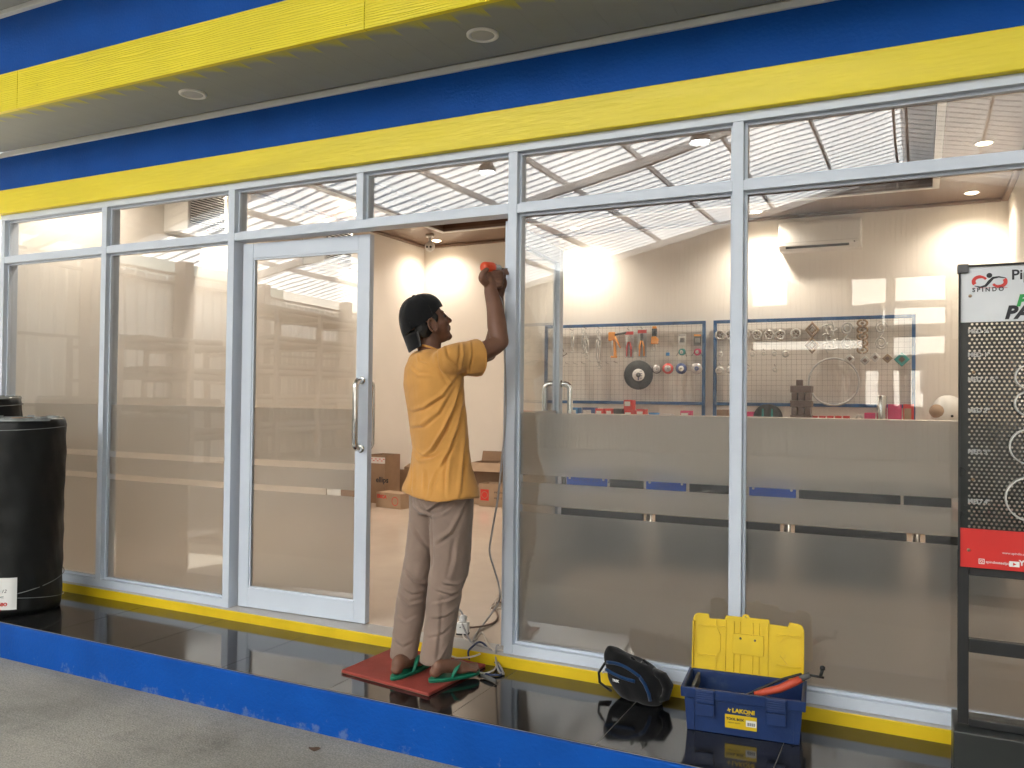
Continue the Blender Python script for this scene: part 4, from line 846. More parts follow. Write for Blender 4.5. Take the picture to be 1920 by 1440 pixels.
# ================================================================== things on the step
# ---- two big black rolls at the left
M['rollskin'] = mat('black_bitumen_wrap', (.007, .008, .008), .5, spec=.3, var=.35, scale=5, bump=.5, bscale=9, dirt=(.025, .028, .025), dscale=7, dthr=.66, rvar=.15)
M['wrap'] = mat('clear_wrap', (.25, .27, .27), .18, var=.3, scale=12)
def roll(cx, cyy, r, h, label, paper):
    t = thing('membrane_roll', label, 'roll', (cx, cyy, PT), 'black membrane rolls'); rings = []; rnd = random.Random(3); n = 72
    ph = [rnd.uniform(0, 6.28) for _ in range(8)]
    for k in range(34):
        z = h*k/33; rr = []
        for j in range(n):
            a = 2*math.pi*j/n; d = .004*math.sin(3*a+ph[0]+z*4)+.003*math.sin(7*a+ph[1]-z*9)+.0022*math.sin(z*38+ph[2]+2*math.sin(a*2))+.0015*math.sin(19*a+z*25)
            e = .0 if 0 < k < 33 else -.006
            rr.append((cx+(r+d+e)*math.cos(a), cyy+(r+d+e)*math.sin(a), PT+.0008+z))
        rings.append(rr)
    q = MB(); q.rings(rings); q.build('wrapped_body', M['rollskin'], t)
    q = MB()                                                     # ragged rim of wrapping folded over the top
    for j in range(26):
        a = 2*math.pi*j/26+rnd.uniform(-.1, .1); L_ = rnd.uniform(.03, .075); hh = rnd.uniform(.004, .016); c = np.array((cx+(r-.012)*math.cos(a), cyy+(r-.012)*math.sin(a), PT+h+hh/2)); T = np.array((-math.sin(a), math.cos(a), 0)); Nn = np.array((math.cos(a), math.sin(a), .25)); q.obox(c, L_/2, .0012, hh/2, T, unit(Nn), (0, 0, 1))
    q.lathe([(r*.62, 0), (r-.012, .002), (r-.004, .006), (r-.003, -.01)], (cx, cyy, PT+h+.0015), (0, 0, 1), 48, False); q.build('folded_wrap', M['wrap'], t)
    q = MB()
    for z0, tw in ((.16, .05), (.09, -.03), (h-.05, .012)): q.tube([(cx+(r+.007)*math.cos(a), cyy+(r+.007)*math.sin(a), PT+z0+tw*math.sin(a*1.0)) for a in np.linspace(0, 2*math.pi, 49)[:-1]], .0022, 5, closed=True)
    q.build('binding_string', M['wrap'], t)
    q = MB(); q.lathe([(.03, 0), (.055, 0), (.055, .004), (.03, .004)], (cx, cyy, PT+h+.004), (0, 0, 1), 24, False); q.build('core', M['card'], t)
    if paper:
        a0, a1, z0, z1 = paper; q = MB(); n2 = 10; vs = []
        for k in range(n2+1):
            a = a0+(a1-a0)*k/n2; rr = r+.0105+.003*math.sin(k*.9)
            vs += [(cx+rr*math.cos(a), cyy+rr*math.sin(a), PT+z0), (cx+rr*math.cos(a), cyy+rr*math.sin(a), PT+z1)]
        q.add(vs, [(2*k, 2*k+2, 2*k+3, 2*k+1) for k in range(n2)], True); o = q.build('paper_label', M['paper'], t)
        am = (a0*.45+a1*.55); nn = np.array((math.cos(am), math.sin(am), 0)); T = np.array((-math.sin(am), math.cos(am), 0)); O = np.array((cx, cyy, PT))+nn*(r+.0138)
        for k, (s, m_, b_) in enumerate((('Tgur', 'ink', 0), ('Dwipa 12', 'ink', 0), ('Timur', 'ink', 0), ('LAVENIO', 'red', .0012), ('BONT', 'red', .0012))):
            text(s, .026, O-T*.075+np.array((0, 0, z1-.045-.037*k)), T, (0, 0, 1), M[m_], o, bold=b_, shear=.25 if k < 3 else 0)
rc = on_z(124, 1148, PT)
RR = .228
roll(-4.772, -.42, RR, 1.115, 'tall black wrapped roll at the left edge with a paper label', (R(-76), R(-35), .045, .225))
roll(-5.42, -.26, .22, 1.235, 'taller black wrapped roll mostly cut off by the left edge', None)

# ---- red board under the man's feet
M['redboard'] = mat('red_rubber_board', (.33, .050, .036), .75, var=.14, scale=9, bump=.3, bscale=160, dirt=(.27, .05, .04), dscale=5, dthr=.56)
mc = [np.array((*on_z(px, py, PT+.014)[:2], 0)) for px, py in ((640, 1256), (804, 1300), (911, 1245), (742, 1212))]
mat_ = thing('red_board', 'red square board lying on the black step under the man', 'board', (mc[0]+mc[2])/2+np.array((0, 0, PT)))
q = MB(); lo = [c+np.array((0, 0, PT+.001)) for c in mc]; hi = [c+np.array((0, 0, PT+.0145)) for c in mc]
q.add(lo+hi, [(3, 2, 1, 0), (4, 5, 6, 7)]+[(i, (i+1) % 4, 4+(i+1) % 4, 4+i) for i in range(4)]); q.build('board_top', M['redboard'], mat_, bevel=.003)
q = MB(); ce = sum(mc)/4; lo = [ce+(c-ce)*.99+np.array((0, 0, PT+.0003)) for c in mc]; hi = [ce+(c-ce)*.99+np.array((0, 0, PT+.0012)) for c in mc]
q.add(lo+hi, [(3, 2, 1, 0), (4, 5, 6, 7)]+[(i, (i+1) % 4, 4+(i+1) % 4, 4+i) for i in range(4)]); q.build('backing', M['card2'], mat_)
MT = PT+.0146

# ---- tool box
M['boxblue'] = mat('blue_box_plastic', (.007, .028, .115), .42, var=.16, scale=10, bump=.08, bscale=120, dirt=(.035, .06, .13), dscale=6, dthr=.58)
M['boxyellow'] = mat('yellow_box_plastic', (.72, .50, .014), .38, var=.07, scale=8, dirt=(.50, .34, .04), dscale=5, dthr=.6)
A = on_z(1288, 1367, PT); B = on_z(1499, 1398, PT); U = unit((B-A)*np.array((1, 1, 0))); V = np.array((-U[1], U[0], 0)); Z = np.array((0, 0, 1.)); LB = np.linalg.norm((B-A)[:2]); DB = .205; HB = .165
tb = thing('tool_box', 'open blue tool box with a yellow lid leaning back on the mullion', 'tool box', A+U*LB/2+V*DB/2)
def tp(u, v, z): return A+U*u+V*v+Z*z
q = MB(); fl = .012; th = .004                             # hollow tapered tub
def ringat(z, o): return [tp(-o, -o, z), tp(LB+o, -o, z), tp(LB+o, DB+o, z), tp(-o, DB+o, z)]
q.rings([ringat(.0006, 0), ringat(HB, fl), ringat(HB, fl-th), ringat(.006, -th)], False, True); q.build('tub', M['boxblue'], tb, bevel=.003)
q = MB(); o1 = fl+.009
q.rings([ringat(HB-.034, fl-.001), ringat(HB-.034, o1), ringat(HB+.004, o1+.002), ringat(HB+.004, fl-.002), ringat(HB-.03, fl-.001)], False, False); q.build('rim', M['boxblue'], tb, bevel=.002)
for u in (LB*.17, LB*.80):
    q = MB(); q.obox(tp(u, -.026, HB-.022), .036, .005, .026, U, V, Z); o = q.build('latch', M['boxblue'], tb, bevel=.003)
    q = MB()
    for k in range(5): q.obox(tp(u, -.032, HB-.004-.008*k), .031, .0015, .002, U, V, Z)
    q.obox(tp(u, -.023, HB-.074), .034, .003, .022, U, V, unit((0, 0, 1))); q.build('latch_tab', M['boxblue'], o, bevel=.001)
for u in (LB*.06, LB*.94): q = MB(); q.obox(tp(u, -.004, .06), .004, .005, .055, U, V, Z); q.build('corner_rib', M['boxblue'], tb)
# lid, hinged on the far rim
lz = HB+.004; lean = .13; LV = unit(V*math.sin(lean)+Z*math.cos(lean)); LN = unit(np.cross(U, LV)); LH = .222; L0 = tp(-.012, DB+.016, lz)
def lp(u, v, n=0): return L0+U*u+LV*v-np.cross(U, LV)*0+(-V*math.cos(lean)+Z*math.sin(lean))*n
LW = LB+.024
out = [(0, .0), (LW, .0), (LW, LH-.03), (LW-.008, LH-.012), (LW-.02, LH-.006), (LW*.87, LH-.003), (LW*.858, LH-.02), (LW*.70, LH-.017), (LW*.69, LH), (LW*.30, LH), (LW*.29, LH-.016), (LW*.155, LH-.018), (LW*.145, LH), (.018, LH), (.006, LH-.008), (0, LH-.022)]
q = MB(); q.prism(out, lp(0, 0, .0), U, LV, .006); q.build('lid', M['boxyellow'], tb, bevel=.002)
lid = [o for o in tb.children if o.name.startswith('lid')][0]
nin = unit(np.cross(U, LV)); s_in = 1 if nin@(-V) > 0 else -1
def rib(u0, u1, v0, v1, d, m_=None): 
    c = L0+U*(u0+u1)/2+LV*(v0+v1)/2+nin*(.006+d/2); k = MB(); k.obox(c, abs(u1-u0)/2, abs(v1-v0)/2, d/2, U, LV, nin); return k.build('rib', m_ or M['boxyellow'], lid, bevel=.0012)
for u in (.0, LW-.005): rib(u, u+.005, .0, LH-.03, .016)
rib(.02, .135*LW/.44, LH-.052, LH-.045, .006); rib(LW-.105, LW-.012, LH-.062, LH-.055, .006); rib(.015, .095, .052, .058, .006); rib(LW-.105, LW-.012, .045, .051, .006)
for u in (.30, .375, .43, .545, .60, .68): rib(LW*u, LW*u+.004, .0, LH-.02, .005)
for u in (.215, .23): pass
rib(LW*.37, LW*.645, .075, .155, .007)
for u, v in ((.44, .138), (.57, .135)): k = MB(); k.lathe([(.0045, 0), (.003, .002), (.0005, .0025)], L0+U*LW*u+LV*v+nin*.0131, nin, 12, False); k.build('rivet', M['greyd'], lid)
for pts in ([(LW*.215, LH-.02), (LW*.215, LH-.05), (LW*.255, LH-.08), (LW*.255, .08), (LW*.215, .055), (LW*.215, .005)], [(LW*.86, LH-.05), (LW*.79, LH-.085)], [(LW*.79, .085), (LW*.86, .05)]):
    k = MB()
    for a_, b_ in zip(pts, pts[1:]):
        pa, pb = [L0+U*p_[0]+LV*p_[1]+nin*.008 for p_ in (a_, b_)]; X_ = unit(pb-pa); k.obox((pa+pb)/2, np.linalg.norm(pb-pa)/2, .002, .0035, X_, np.cross(nin, X_), nin)
    k.build('rib', M['boxyellow'], lid)
k = MB(); k.ring(L0+U*LW*.485+LV*(LH-.002)+nin*.003, nin, .015, .006, .007, 20); k.build('hasp', M['boxyellow'], lid)
# lettering and sticker on the front
FN = unit(np.cross(U, Z)); fo = unit(-V+Z*(-fl/HB))
FZ = unit(Z-V*(fl/HB))
def fp(u, z, d=.0): return tp(u, 0, 0)+FZ*z+unit(np.cross(U, FZ))*d
fn = unit(np.cross(U, FZ))
k = MB(); k.obox(fp(LB*.49, .056, .0012), .058, .0008, .026, U, fn, FZ); stk = k.build('sticker', M['boxyellow'], tb)
k = MB(); k.obox(fp(LB*.582, .056, .0024), .019, .0005, .012, U, fn, FZ); o = k.build('barcode_patch', M['paper'], stk)
k = MB()
for j in range(8): k.obox(fp(LB*.582-.013+.0037*j, .054, .0031), .0008+.0005*(j % 2), .0002, .006, U, fn, FZ)
k.build('barcode', M['ink'], stk)
text('TOOL BOX', .0125, fp(LB*.49-.053, .062, .0023), U, FZ, M['ink'], stk, bold=.0006); text('HEAVY DUTY', .0075, fp(LB*.49-.047, .049, .0023), U, FZ, M['ink'], stk)
text('LAKONI', .0215, fp(LB*.49-.032, .092, .0015), U, FZ, M['boxyellow'], tb, bold=.001, sx=1.05); text('PRO', .008, fp(LB*.49+.02, .0845, .0015), U, FZ, M['boxyellow'], tb)
k = MB()
for j in range(4): a = j*math.pi/2+.3; k.obox(fp(LB*.49-.043+.004*math.cos(a), .099+.004*math.sin(a), .0015), .0035, .0004, .0016, unit(U*math.cos(a)+FZ*math.sin(a)), fn, unit(FZ*math.cos(a)-U*math.sin(a)))
k.build('emblem', M['boxyellow'], tb)
# blow torch / cutter handle lying in the box
M['redgrip'] = mat('red_grip', (.55, .075, .035), .5, var=.1, scale=12)
h0, h1, h2 = tp(LB*.60, DB*.32, HB-.02), tp(LB*.82, DB*.30, HB+.014), tp(LB*1.01, DB*.35, HB+.058)
t = thing('red_handled_torch', 'red handled tool with a black nozzle lying across the tool box', 'tool', h1)
q = MB(); q.tube([h0, h0*.6+h1*.4, h1, h1*.4+h2*.6, h2], [.010, .013, .0145, .0155, .013], 14); q.build('grip', M['redgrip'], t)
e0 = h2+U*.03+Z*.018; q = MB(); q.tube([h2-U*.004, e0], [.013, .010], 10); q.build('neck', M['greyd'], t)
q = MB(); q.tube([e0, e0+U*.05-Z*.004], .0045, 8); q.tube([e0+U*.038, e0+U*.046+Z*.03], .006, 8); q.lathe([(.010, 0), (.010, .01), (.004, .014)], e0+U*.045+Z*.026, Z, 10); q.build('nozzle', M['black'], t)
q = MB(); q.tube([h2+Z*.018, tp(LB*.85, DB*.5, HB+.04), tp(LB*.62, DB*.6, HB-.02), tp(LB*.4, DB*.5, HB-.07), tp(LB*.45, DB*.4, .02)], .005, 8); q.build('hose', M['black'], t)
t = thing('black_tool_tray', 'dark tools and tray lying deep inside the open tool box', 'tray', tp(LB*.4, DB*.5, .01))
q = MB(); q.obox(tp(LB*.4, DB*.5, .05), LB*.3, DB*.35, .04, U, V, Z); q.build('tray_body', M['blackm'], t, bevel=.004)
q = MB(); q.obox(tp(.02, DB*.5, HB-.02), .006, DB*.4, .02, U, V, Z); q.build('handle', M['greyd'], t)

# ---- waist bag
M['bag'] = cloth('black_nylon', (.008, .008, .009)); M['bagblue'] = cloth('blue_nylon', (.008, .035, .10))
bc = np.array((-1.085, -.135, PT)); BU = unit((.97, -.22, 0)); BV = np.array((-BU[1], BU[0], 0))
def bp_(u, v, z): return bc+BU*u+BV*v+Z*z
t = thing('waist_bag', 'black and blue waist bag standing on the step against the sill', 'bag', bc)
def sec(z, hu, hv, ou, ov=0, n=32, e=.55): 
    r_ = []
    for k in range(n):
        a = 2*math.pi*k/n; c_, s_ = math.cos(a), math.sin(a); r_.append(bp_(ou+hu*math.copysign(abs(c_)**e, c_), ov+hv*.85*math.copysign(abs(s_)**e, s_), z*(1-.13*c_*min(1, z/.1))))
    return r_
q = MB(); q.rings([sec(.001, .088, .042, .03), sec(.006, .096, .055, .028), sec(.03, .108, .066, .02), sec(.075, .120, .068, .006), sec(.115, .126, .060, -.006), sec(.15, .122, .046, -.018), sec(.172, .106, .034, -.022), sec(.180, .092, .022, -.026)]); me = solidify_eval(q, [('SUBSURF', {'levels': 2, 'render_levels': 2})], 'bag_body'); smooth_mesh(me); displace(me, lambda co, no: wob(co, 30, .0050, 31)+wob(co, 85, .0022, 32)); link('bag_body', me, M['bag'], t)
def arc(u0, z0, u1, z1, bow, v0, n=12): return [bp_(u0+(u1-u0)*k/n, -v0-.006*math.sin(math.pi*k/n), z0+(z1-z0)*k/n+bow*math.sin(math.pi*k/n)) for k in range(n+1)]
for nm, pts in (('upper_zip', arc(-.105, .145, .06, .118, .018, .052)), ('lower_zip', arc(-.105, .118, .04, .098, -.004, .061)), ('side_zip', [bp_(.06, -.055, .118), bp_(.085, -.058, .095), bp_(.102, -.055, .06), bp_(.108, -.052, .03)])):
    q = MB(); q.tube(pts, .0075, 8, flat=.45, hint=(0, 1, 0)); q.build(nm, M['bagblue'], t)
for u in (-.012, .045): q = MB(); q.tube([bp_(u, -.01, .168), bp_(u+.012, -.02, .180), bp_(u+.026, -.01, .164)], .006, 8); q.build('buckle_loop', M['bag'], t)
q = MB(); q.tube([bp_(-.10, .0, .152), bp_(-.135, -.02, .125), bp_(-.158, -.03, .085), bp_(-.150, -.035, .045), bp_(-.118, -.04, .035), bp_(-.09, -.045, .028)], .016, 10, flat=.35); q.build('strap', M['bag'], t)
q = MB(); q.tube([bp_(.09, .0, .14), bp_(.135, .0, .125), bp_(.155, .01, .085), bp_(.145, .01, .04), bp_(.11, .0, .02)], [.02, .03, .034, .03, .02], 12, flat=.6); q.build('side_pouch', M['bag'], t)
q = MB(); q.tube([bp_(-.108, -.058, .12), bp_(-.116, -.064, .10)], .0035, 6); q.build('zip_pull', M['zinc'], t)
text('TREK', .0135, bp_(-.068, -.0640, .077), BU, unit((0, .0, 1)), M['paper'], t, bold=.0006)

# ---- display stand at the right
SY = -.35; x0 = on_y(1797, 700, SY)[0]; x1 = x0+.62
t = thing('display_stand', 'black steel display stand with a perforated pipe sample board at the right edge', 'display stand', ((x0+x1)/2, SY, PT))
zt = on_y(1797, 499, SY)[2]; zh = on_y(1797, 605, SY)[2]; zr1 = on_y(1796, 989, SY)[2]; zr0 = on_y(1795, 1061, SY)[2]
for x in (x0, x1-.033): q = MB(); q.box(x, x+.033, SY+.012, SY+.045, PT+.19, zr0+.05); q.build('upright', M['black'], t, bevel=.002)
for za, zb_ in ((zr0-.030, zr0-.002), (.376, .421), (.128, .153)): q = MB(); q.box(x0+.0335, x1-.0335, SY+.013, SY+.044, za, zb_); q.build('crossbar', M['black'], t, bevel=.002)
q = MB(); q.box(x0-.014, x1+.014, SY-.05, SY+.17, PT+.0006, .127); q.build('base_box', mat('stand_base', (.022, .025, .024), .35, var=.25, scale=6), t, bevel=.004)
bpn = 'board_edge'
for bx in ((x0, x0+.006, zr0, zt), (x1-.006, x1, zr0, zt), (x0+.0062, x1-.0062, zt-.006, zt)): q = MB(); q.box(bx[0], bx[1], SY-.012, SY+.010, bx[2], bx[3]); q.build(bpn, M['blackm'], t)
q = MB(); q.box(x0-.004, x0+.030, SY-.016, SY+.014, zt-.026, zt+.004); q.build('corner_cap', M['greyd'], t, bevel=.003)
q = MB(); q.box(x0+.0063, x1-.0063, SY-.004, SY+.008, zh, zt-.0063); hd = q.build('header_panel', mat('white_print', (.70, .72, .74), .4), t)
q = MB(); q.box(x0+.0063, x1-.0063, SY-.004, SY+.008, zr0, zr1); rp = q.build('red_panel', mat('red_print', (.60, .022, .018), .4), t)
# perforated sheet: staggered round holes cut through
q = MB(); px_, pz_ = .0145, .0063*1.0; y = SY+.001; hx0 = x0+.026; cols = int((x1-.012-hx0)/px_); rows = int((zr1-zh)/-(.0128)*-1); rows = int((zh-zr1)/.0128); ph_ = (zh-zr1)/rows
for j in range(rows):
    zc = zr1+ph_*(j+.5); off = (px_/2 if j % 2 else 0)
    for i in range(cols):
        xc = hx0+px_*(i+.5)+off
        oc = [(xc+px_/2*sx, zc+ph_/2*sz) for sx, sz in ((-1, -1), (0, -1), (1, -1), (1, 0), (1, 1), (0, 1), (-1, 1), (-1, 0))]; ic = [(xc+.0041*math.cos(a), zc+.0041*math.sin(a)) for a in [R(225+45*k) for k in range(8)]]
        vs = [(a, y, b_) for a, b_ in oc]+[(a, y, b_) for a, b_ in ic]; q.add(vs, [(k, (k+1) % 8, 8+(k+1) % 8, 8+k) for k in range(8)])
    xa = hx0+off
    if off > 0: q.quad((hx0, y, zc-ph_/2), (xa, y, zc-ph_/2), (xa, y, zc+ph_/2), (hx0, y, zc+ph_/2))
    q.quad((x0+.0061, y, zc-ph_/2), (hx0, y, zc-ph_/2), (hx0, y, zc+ph_/2), (x0+.0061, y, zc+ph_/2))
    xe = hx0+px_*cols+off; q.quad((xe, y, zc-ph_/2), (x1-.0061, y, zc-ph_/2), (x1-.0061, y, zc+ph_/2), (xe, y, zc+ph_/2))
pf = q.build('perforated_sheet', mat('black_perforated', (.012, .015, .014), .22, var=.3, scale=5, rvar=.1), t, kind='stuff')
# printing on the header
def sp(px, py, d=.0052): p = on_y(px, py, SY-d); return p
FX, FZ_ = (1, 0, 0), (0, 0, 1)
def pxm(p): return p/514
inkd = M['ink']; lred = M['red']
def stroke(pts, w0, m_, nm='emblem'):
    k = MB(); n = len(pts); L_ = []
    P3 = [sp(*p_) for p_ in pts]
    vs = []
    for i in range(n):
        d = unit(P3[min(i+1, n-1)]-P3[max(i-1, 0)]); s_ = np.cross(d, (0, 1, 0)); w_ = w0[i] if isinstance(w0, list) else w0; vs += [P3[i]+s_*w_, P3[i]-s_*w_]
    k.add(vs, [(2*i, 2*i+1, 2*i+3, 2*i+2) for i in range(n-1)]); return k.build(nm, m_, hd)
def arcp(cx, cy_, rx, ry, a0, a1, n=12): return [(cx+rx*math.cos(R(a0+(a1-a0)*k/n)), cy_-ry*math.sin(R(a0+(a1-a0)*k/n))) for k in range(n+1)]
stroke(arcp(1838, 528, 12.5, 9, 30, 215), [.004]*4+[.0055]*5+[.006]*4, lred); stroke(arcp(1873, 528, 12.5, 9, -150, 35), [.004]*4+[.0055]*5+[.006]*4, lred)
stroke([(1827, 536), (1838, 538.5), (1848, 536), (1855, 528), (1862, 521), (1873, 519), (1886, 521)], [.001, .0025, .004, .005, .004, .0025, .001], inkd)
k = MB(); k.cyl(sp(1855, 516.5, .0042), sp(1855, 516.5, .0052), .0085, 20); k.build('emblem', inkd, hd)
stroke([(1823, 540.2), (1889, 539)], .0007, lred)
text('S P I N D O', .0195, sp(1823, 547.5), FX, FZ_, inkd, hd, bold=.0005, sx=.95)
text('Pip', .046, sp(1896, 524), FX, FZ_, inkd, hd, bold=.001); text('P', .050, sp(1906, 573), FX, FZ_, M['green'], hd, bold=.003, shear=.25); text('PA', .058, sp(1884, 597), FX, FZ_, inkd, hd, bold=.003, shear=.25)
for s, py in (('MED \u00bd"', 625), ('MED 1"', 669), ('MED 1 \u00bd"', 715), ('MED 2"', 773), ('MED 3"', 850), ('MED 4"', 943)): text(s, .0205, on_y(1814.5, py, SY-.001), FX, FZ_, M['greyl'], t, bold=.0007)
for px, py, pa in ((1819, 555, hd), (1825.5, 698, t), (1824.5, 899, t), (1816, 1031, rp)): p = on_y(px, py, SY-.004); k = MB(); k.lathe([(.0055, 0), (.0055, .002), (.002, .0035), (.0004, .0036)], p, (0, -1, 0), 14, False); k.build('brass_screw', M['brass'], pa)
text('www.spindo.com', .011, sp(1879, 1038.5), FX, FZ_, M['paper'], rp); text('spindosteelpipe', .0125, sp(1848, 1055.5), FX, FZ_, M['paper'], rp); text('Yo', .024, sp(1911, 1060), FX, FZ_, M['paper'], rp, bold=.001)
k = MB(); c = sp(1840.5, 1052.5); 
for a in ((-.0085, .0085, .0065, .0085), (-.0085, .0085, -.0085, -.0065), (-.0085, -.0065, -.0065, .0065), (.0065, .0085, -.0065, .0065)): k.box(c[0]+a[0], c[0]+a[1], c[1]-.0004, c[1]+.0004, c[2]+a[2], c[2]+a[3])
k.ring(c, (0, 1, 0), .0042, .0027, .0008, 16); k.build('camera_icon', M['paper'], rp)
k = MB(); c = sp(1902, 1058); k.prism([(-.0145, -.009), (.0145, -.009), (.0145, .009), (-.0145, .009)], c, FX, FZ_, .0006); o = k.build('play_icon', M['paper'], rp, bevel=.0)
k = MB(); k.prism([(-.004, -.005), (.006, 0), (-.004, .005)], c-np.array((0, .0008, 0)), FX, FZ_, .0004); k.build('play_mark', M['red'], rp)
for px, py, rr in ((1929, 707, 20), (1929, 757, 20.5), (1931, 838, 29), (1933, 936, 36)):
    c = on_y(px, py, SY-.02); k = MB(); r_ = rr/488; k.lathe([(r_-.005, -.02), (r_, -.02), (r_, .018), (r_-.005, .018), (r_-.005, -.02)], c, (0, -1, 0), 40, False); k.build('pipe_sample', M['zinc'], t)

# ---- extension block and cables
M['cableg'] = mat('grey_cable', (.36, .35, .35), .5, var=.1); M['cablew'] = mat('white_cable', (.70, .64, .56), .5, var=.08); M['cableb'] = mat('dark_blue_cable', (.03, .05, .13), .45); M['cablebr'] = mat('brown_cable', (.20, .13, .10), .5)
e = on_z(868, 1189, .0); e = np.array((e[0], e[1], 0))
t = thing('extension_socket', 'white extension socket block standing on the tiled floor by the doorway', 'socket', e)
EU = unit((.97, .25, 0)); EV = np.array((-EU[1], EU[0], 0)); q = MB(); q.obox(e+Z*.034, .03, .022, .028, EU, EV, Z); q.build('block', M['white'], t, bevel=.005)
q = MB(); q.obox(e+Z*.0035, .0302, .0222, .003, EU, EV, Z); q.build('foot', M['black'], t)
q = MB(); q.cyl(e+Z*.062-EU*.002, e+Z*.078-EU*.002, .019, 18); q.ell(e+Z*.085+EU*.002, (.02, .018, .016)); q.build('plug', M['white'], t)
q = MB()
for u in (-.009, .009): q.cyl(e-EV*.0222+EU*u+Z*.04, e-EV*.0235+EU*u+Z*.04, .0035, 8)
q.build('socket_hole', M['blackm'], t)
def cable(pts, r, m_, label, name='cable'):
    P = [np.array(p_, float) for p_ in pts]; C_ = []
    for i in range(len(P)-1):
        a, b_, c_, d_ = P[max(i-1, 0)], P[i], P[i+1], P[min(i+2, len(P)-1)]
        for k in range(7): u = k/7; C_.append(.5*((2*b_)+(c_-a)*u+(2*a-5*b_+4*c_-d_)*u*u+(3*b_-a-3*c_+d_)*u**3))
    C_.append(P[-1]); q = MB(); q.tube(C_, r*1.15, 8); return tag(q.build(name, M[m_], None), label, 'cable', 'cables at the doorway')
def fz(px, py, z): return on_z(px, py, z)
fl_ = .006
cable([fz(880, 1177, .03), fz(905, 1174, .012), fz(925, 1168, fl_), fz(933, 1158, fl_), fz(930, 1146, fl_), fz(922, 1140, fl_), fz(928, 1131, .012), fz(944, 1128, fl_), fz(952, 1126, fl_)], .0045, 'cablebr', 'brown cable running from the socket block behind the post')
cable([fz(952, 1120, fl_), fz(938, 1118, .02), fz(930, 1124, .03), fz(928, 1133, .02), fz(919, 1141, fl_), fz(926, 1144, fl_), fz(934, 1140, fl_), fz(952, 1140, fl_)], .0035, 'cablew', 'thin pale cable coiled by the foot of the post')
cable([e+Z*.095, e+Z*.125-EU*.02, e+Z*.13-EU*.055, e+Z*.10-EU*.085, fz(856, 1150, .07), fz(870, 1178, .05), fz(882, 1202, .015), fz(892, 1208, fl_), fz(905, 1212, fl_), fz(920, 1218, fl_), fz(928, 1226, -.02), fz(933, 1240, PT+.02), fz(942, 1258, PT+.006), fz(944, 1264, PT+.006), fz(935, 1258, PT+.01), fz(930, 1238, PT+.03), fz(931, 1212, .03), fz(936, 1210, .035)], .0042, 'cableg', 'grey cable looping from the plug over the yellow sill')
cable([fz(868, 1190, .01), fz(872, 1198, fl_), fz(884, 1202, fl_), fz(894, 1196, fl_), fz(902, 1185, fl_), fz(908, 1192, fl_), fz(914, 1206, fl_), fz(924, 1218, fl_), fz(945, 1220, fl_-.004), fz(966, 1228, -.008), fz(970, 1233, -.03), fz(958, 1234, -.03), fz(940, 1226, -.006), fz(915, 1220, -.004), fz(890, 1230, PT+.04), fz(860, 1234, PT+.03), fz(846, 1230, PT+.03)], .0038, 'cablew', 'pale cable lying in loops across the yellow sill')
cable([fz(880, 1236, MT+.01), fz(878, 1222, PT+.05), fz(886, 1212, .01), fz(898, 1204, .02), fz(908, 1208, .012), fz(918, 1222, -.01), fz(926, 1238, PT+.02), fz(938, 1256, PT+.006), fz(940, 1264, PT+.006), fz(928, 1266, PT+.006), fz(905, 1262, PT+.006), fz(893, 1258, PT+.006)], .0042, 'cableb', 'dark blue cable looped over the sill beside the red board')
cable([fz(895, 1262, PT+.008), fz(912, 1262, PT+.008), fz(926, 1256, PT+.008), fz(931, 1248, PT+.01)], .0035, 'cablew', 'short pale cable end on the black step')
q = MB(); a, b_ = fz(902, 1266, PT+.011), fz(930, 1277, PT+.011); q.tube([a, a*.7+b_*.3, a*.3+b_*.7, b_], [.007, .010, .010, .006], 10); tag(q.build('cable_joint', M['greyd']), 'dark taped cable joint on the step by the red board', 'cable joint')
# ================================================================== the man on the red board
M['skin'] = mat('skin', (.185, .088, .055), .5, var=.10, scale=14, bump=.08, bscale=140, spec=.4)
_b = M['skin'].node_tree.nodes['Principled BSDF']; _b.inputs['Subsurface Weight'].default_value = .08; _b.inputs['Subsurface Radius'].default_value = (.012, .005, .003)
M['shirt'] = cloth('mustard_cotton', (.60, .300, .080)); M['trousers'] = cloth('taupe_twill', (.275, .20, .16)); M['cap'] = cloth('black_cap', (.010, .010, .011)); M['hair'] = mat('black_hair', (.008, .007, .006), .6)
M['flip'] = mat('green_rubber', (.01, .20, .115), .5, var=.08)
FH = unit((_F[0], _F[1], 0)); RH = np.array((FH[1], -FH[0], 0)); MP0 = np.array((-2.0, -.27, 0))
def PP(s, d, z): return MP0+RH*s+FH*d+Z*z
def at(px, py, d=0):                     # point on the upright plane through the man, d metres further away
    q = ray(px, py); tt = ((MP0-CAM)@FH+d)/(q@FH); return CAM+q*tt
def sdz(P): P = np.array(P)-MP0; return np.array((P@RH, P@FH, P[2]))
GD = unit((.85, .53)); GV = RH*GD[0]+FH*GD[1]; RT = RH*GD[1]-FH*GD[0]       # facing direction, his right hand side
man = thing('person', 'man in a mustard shirt, taupe trousers and backwards black cap drilling the post', 'person', PP(0, 0, MT))
def oval(c, a, b_, ax, bx, n=40, e=1.0): 
    r_ = []
    for k in range(n):
        t_ = 2*math.pi*k/n; c_, s_ = math.cos(t_), math.sin(t_); r_.append(np.array(c)+ax*a*math.copysign(abs(c_)**e, c_)+bx*b_*math.copysign(abs(s_)**e, s_))
    return r_
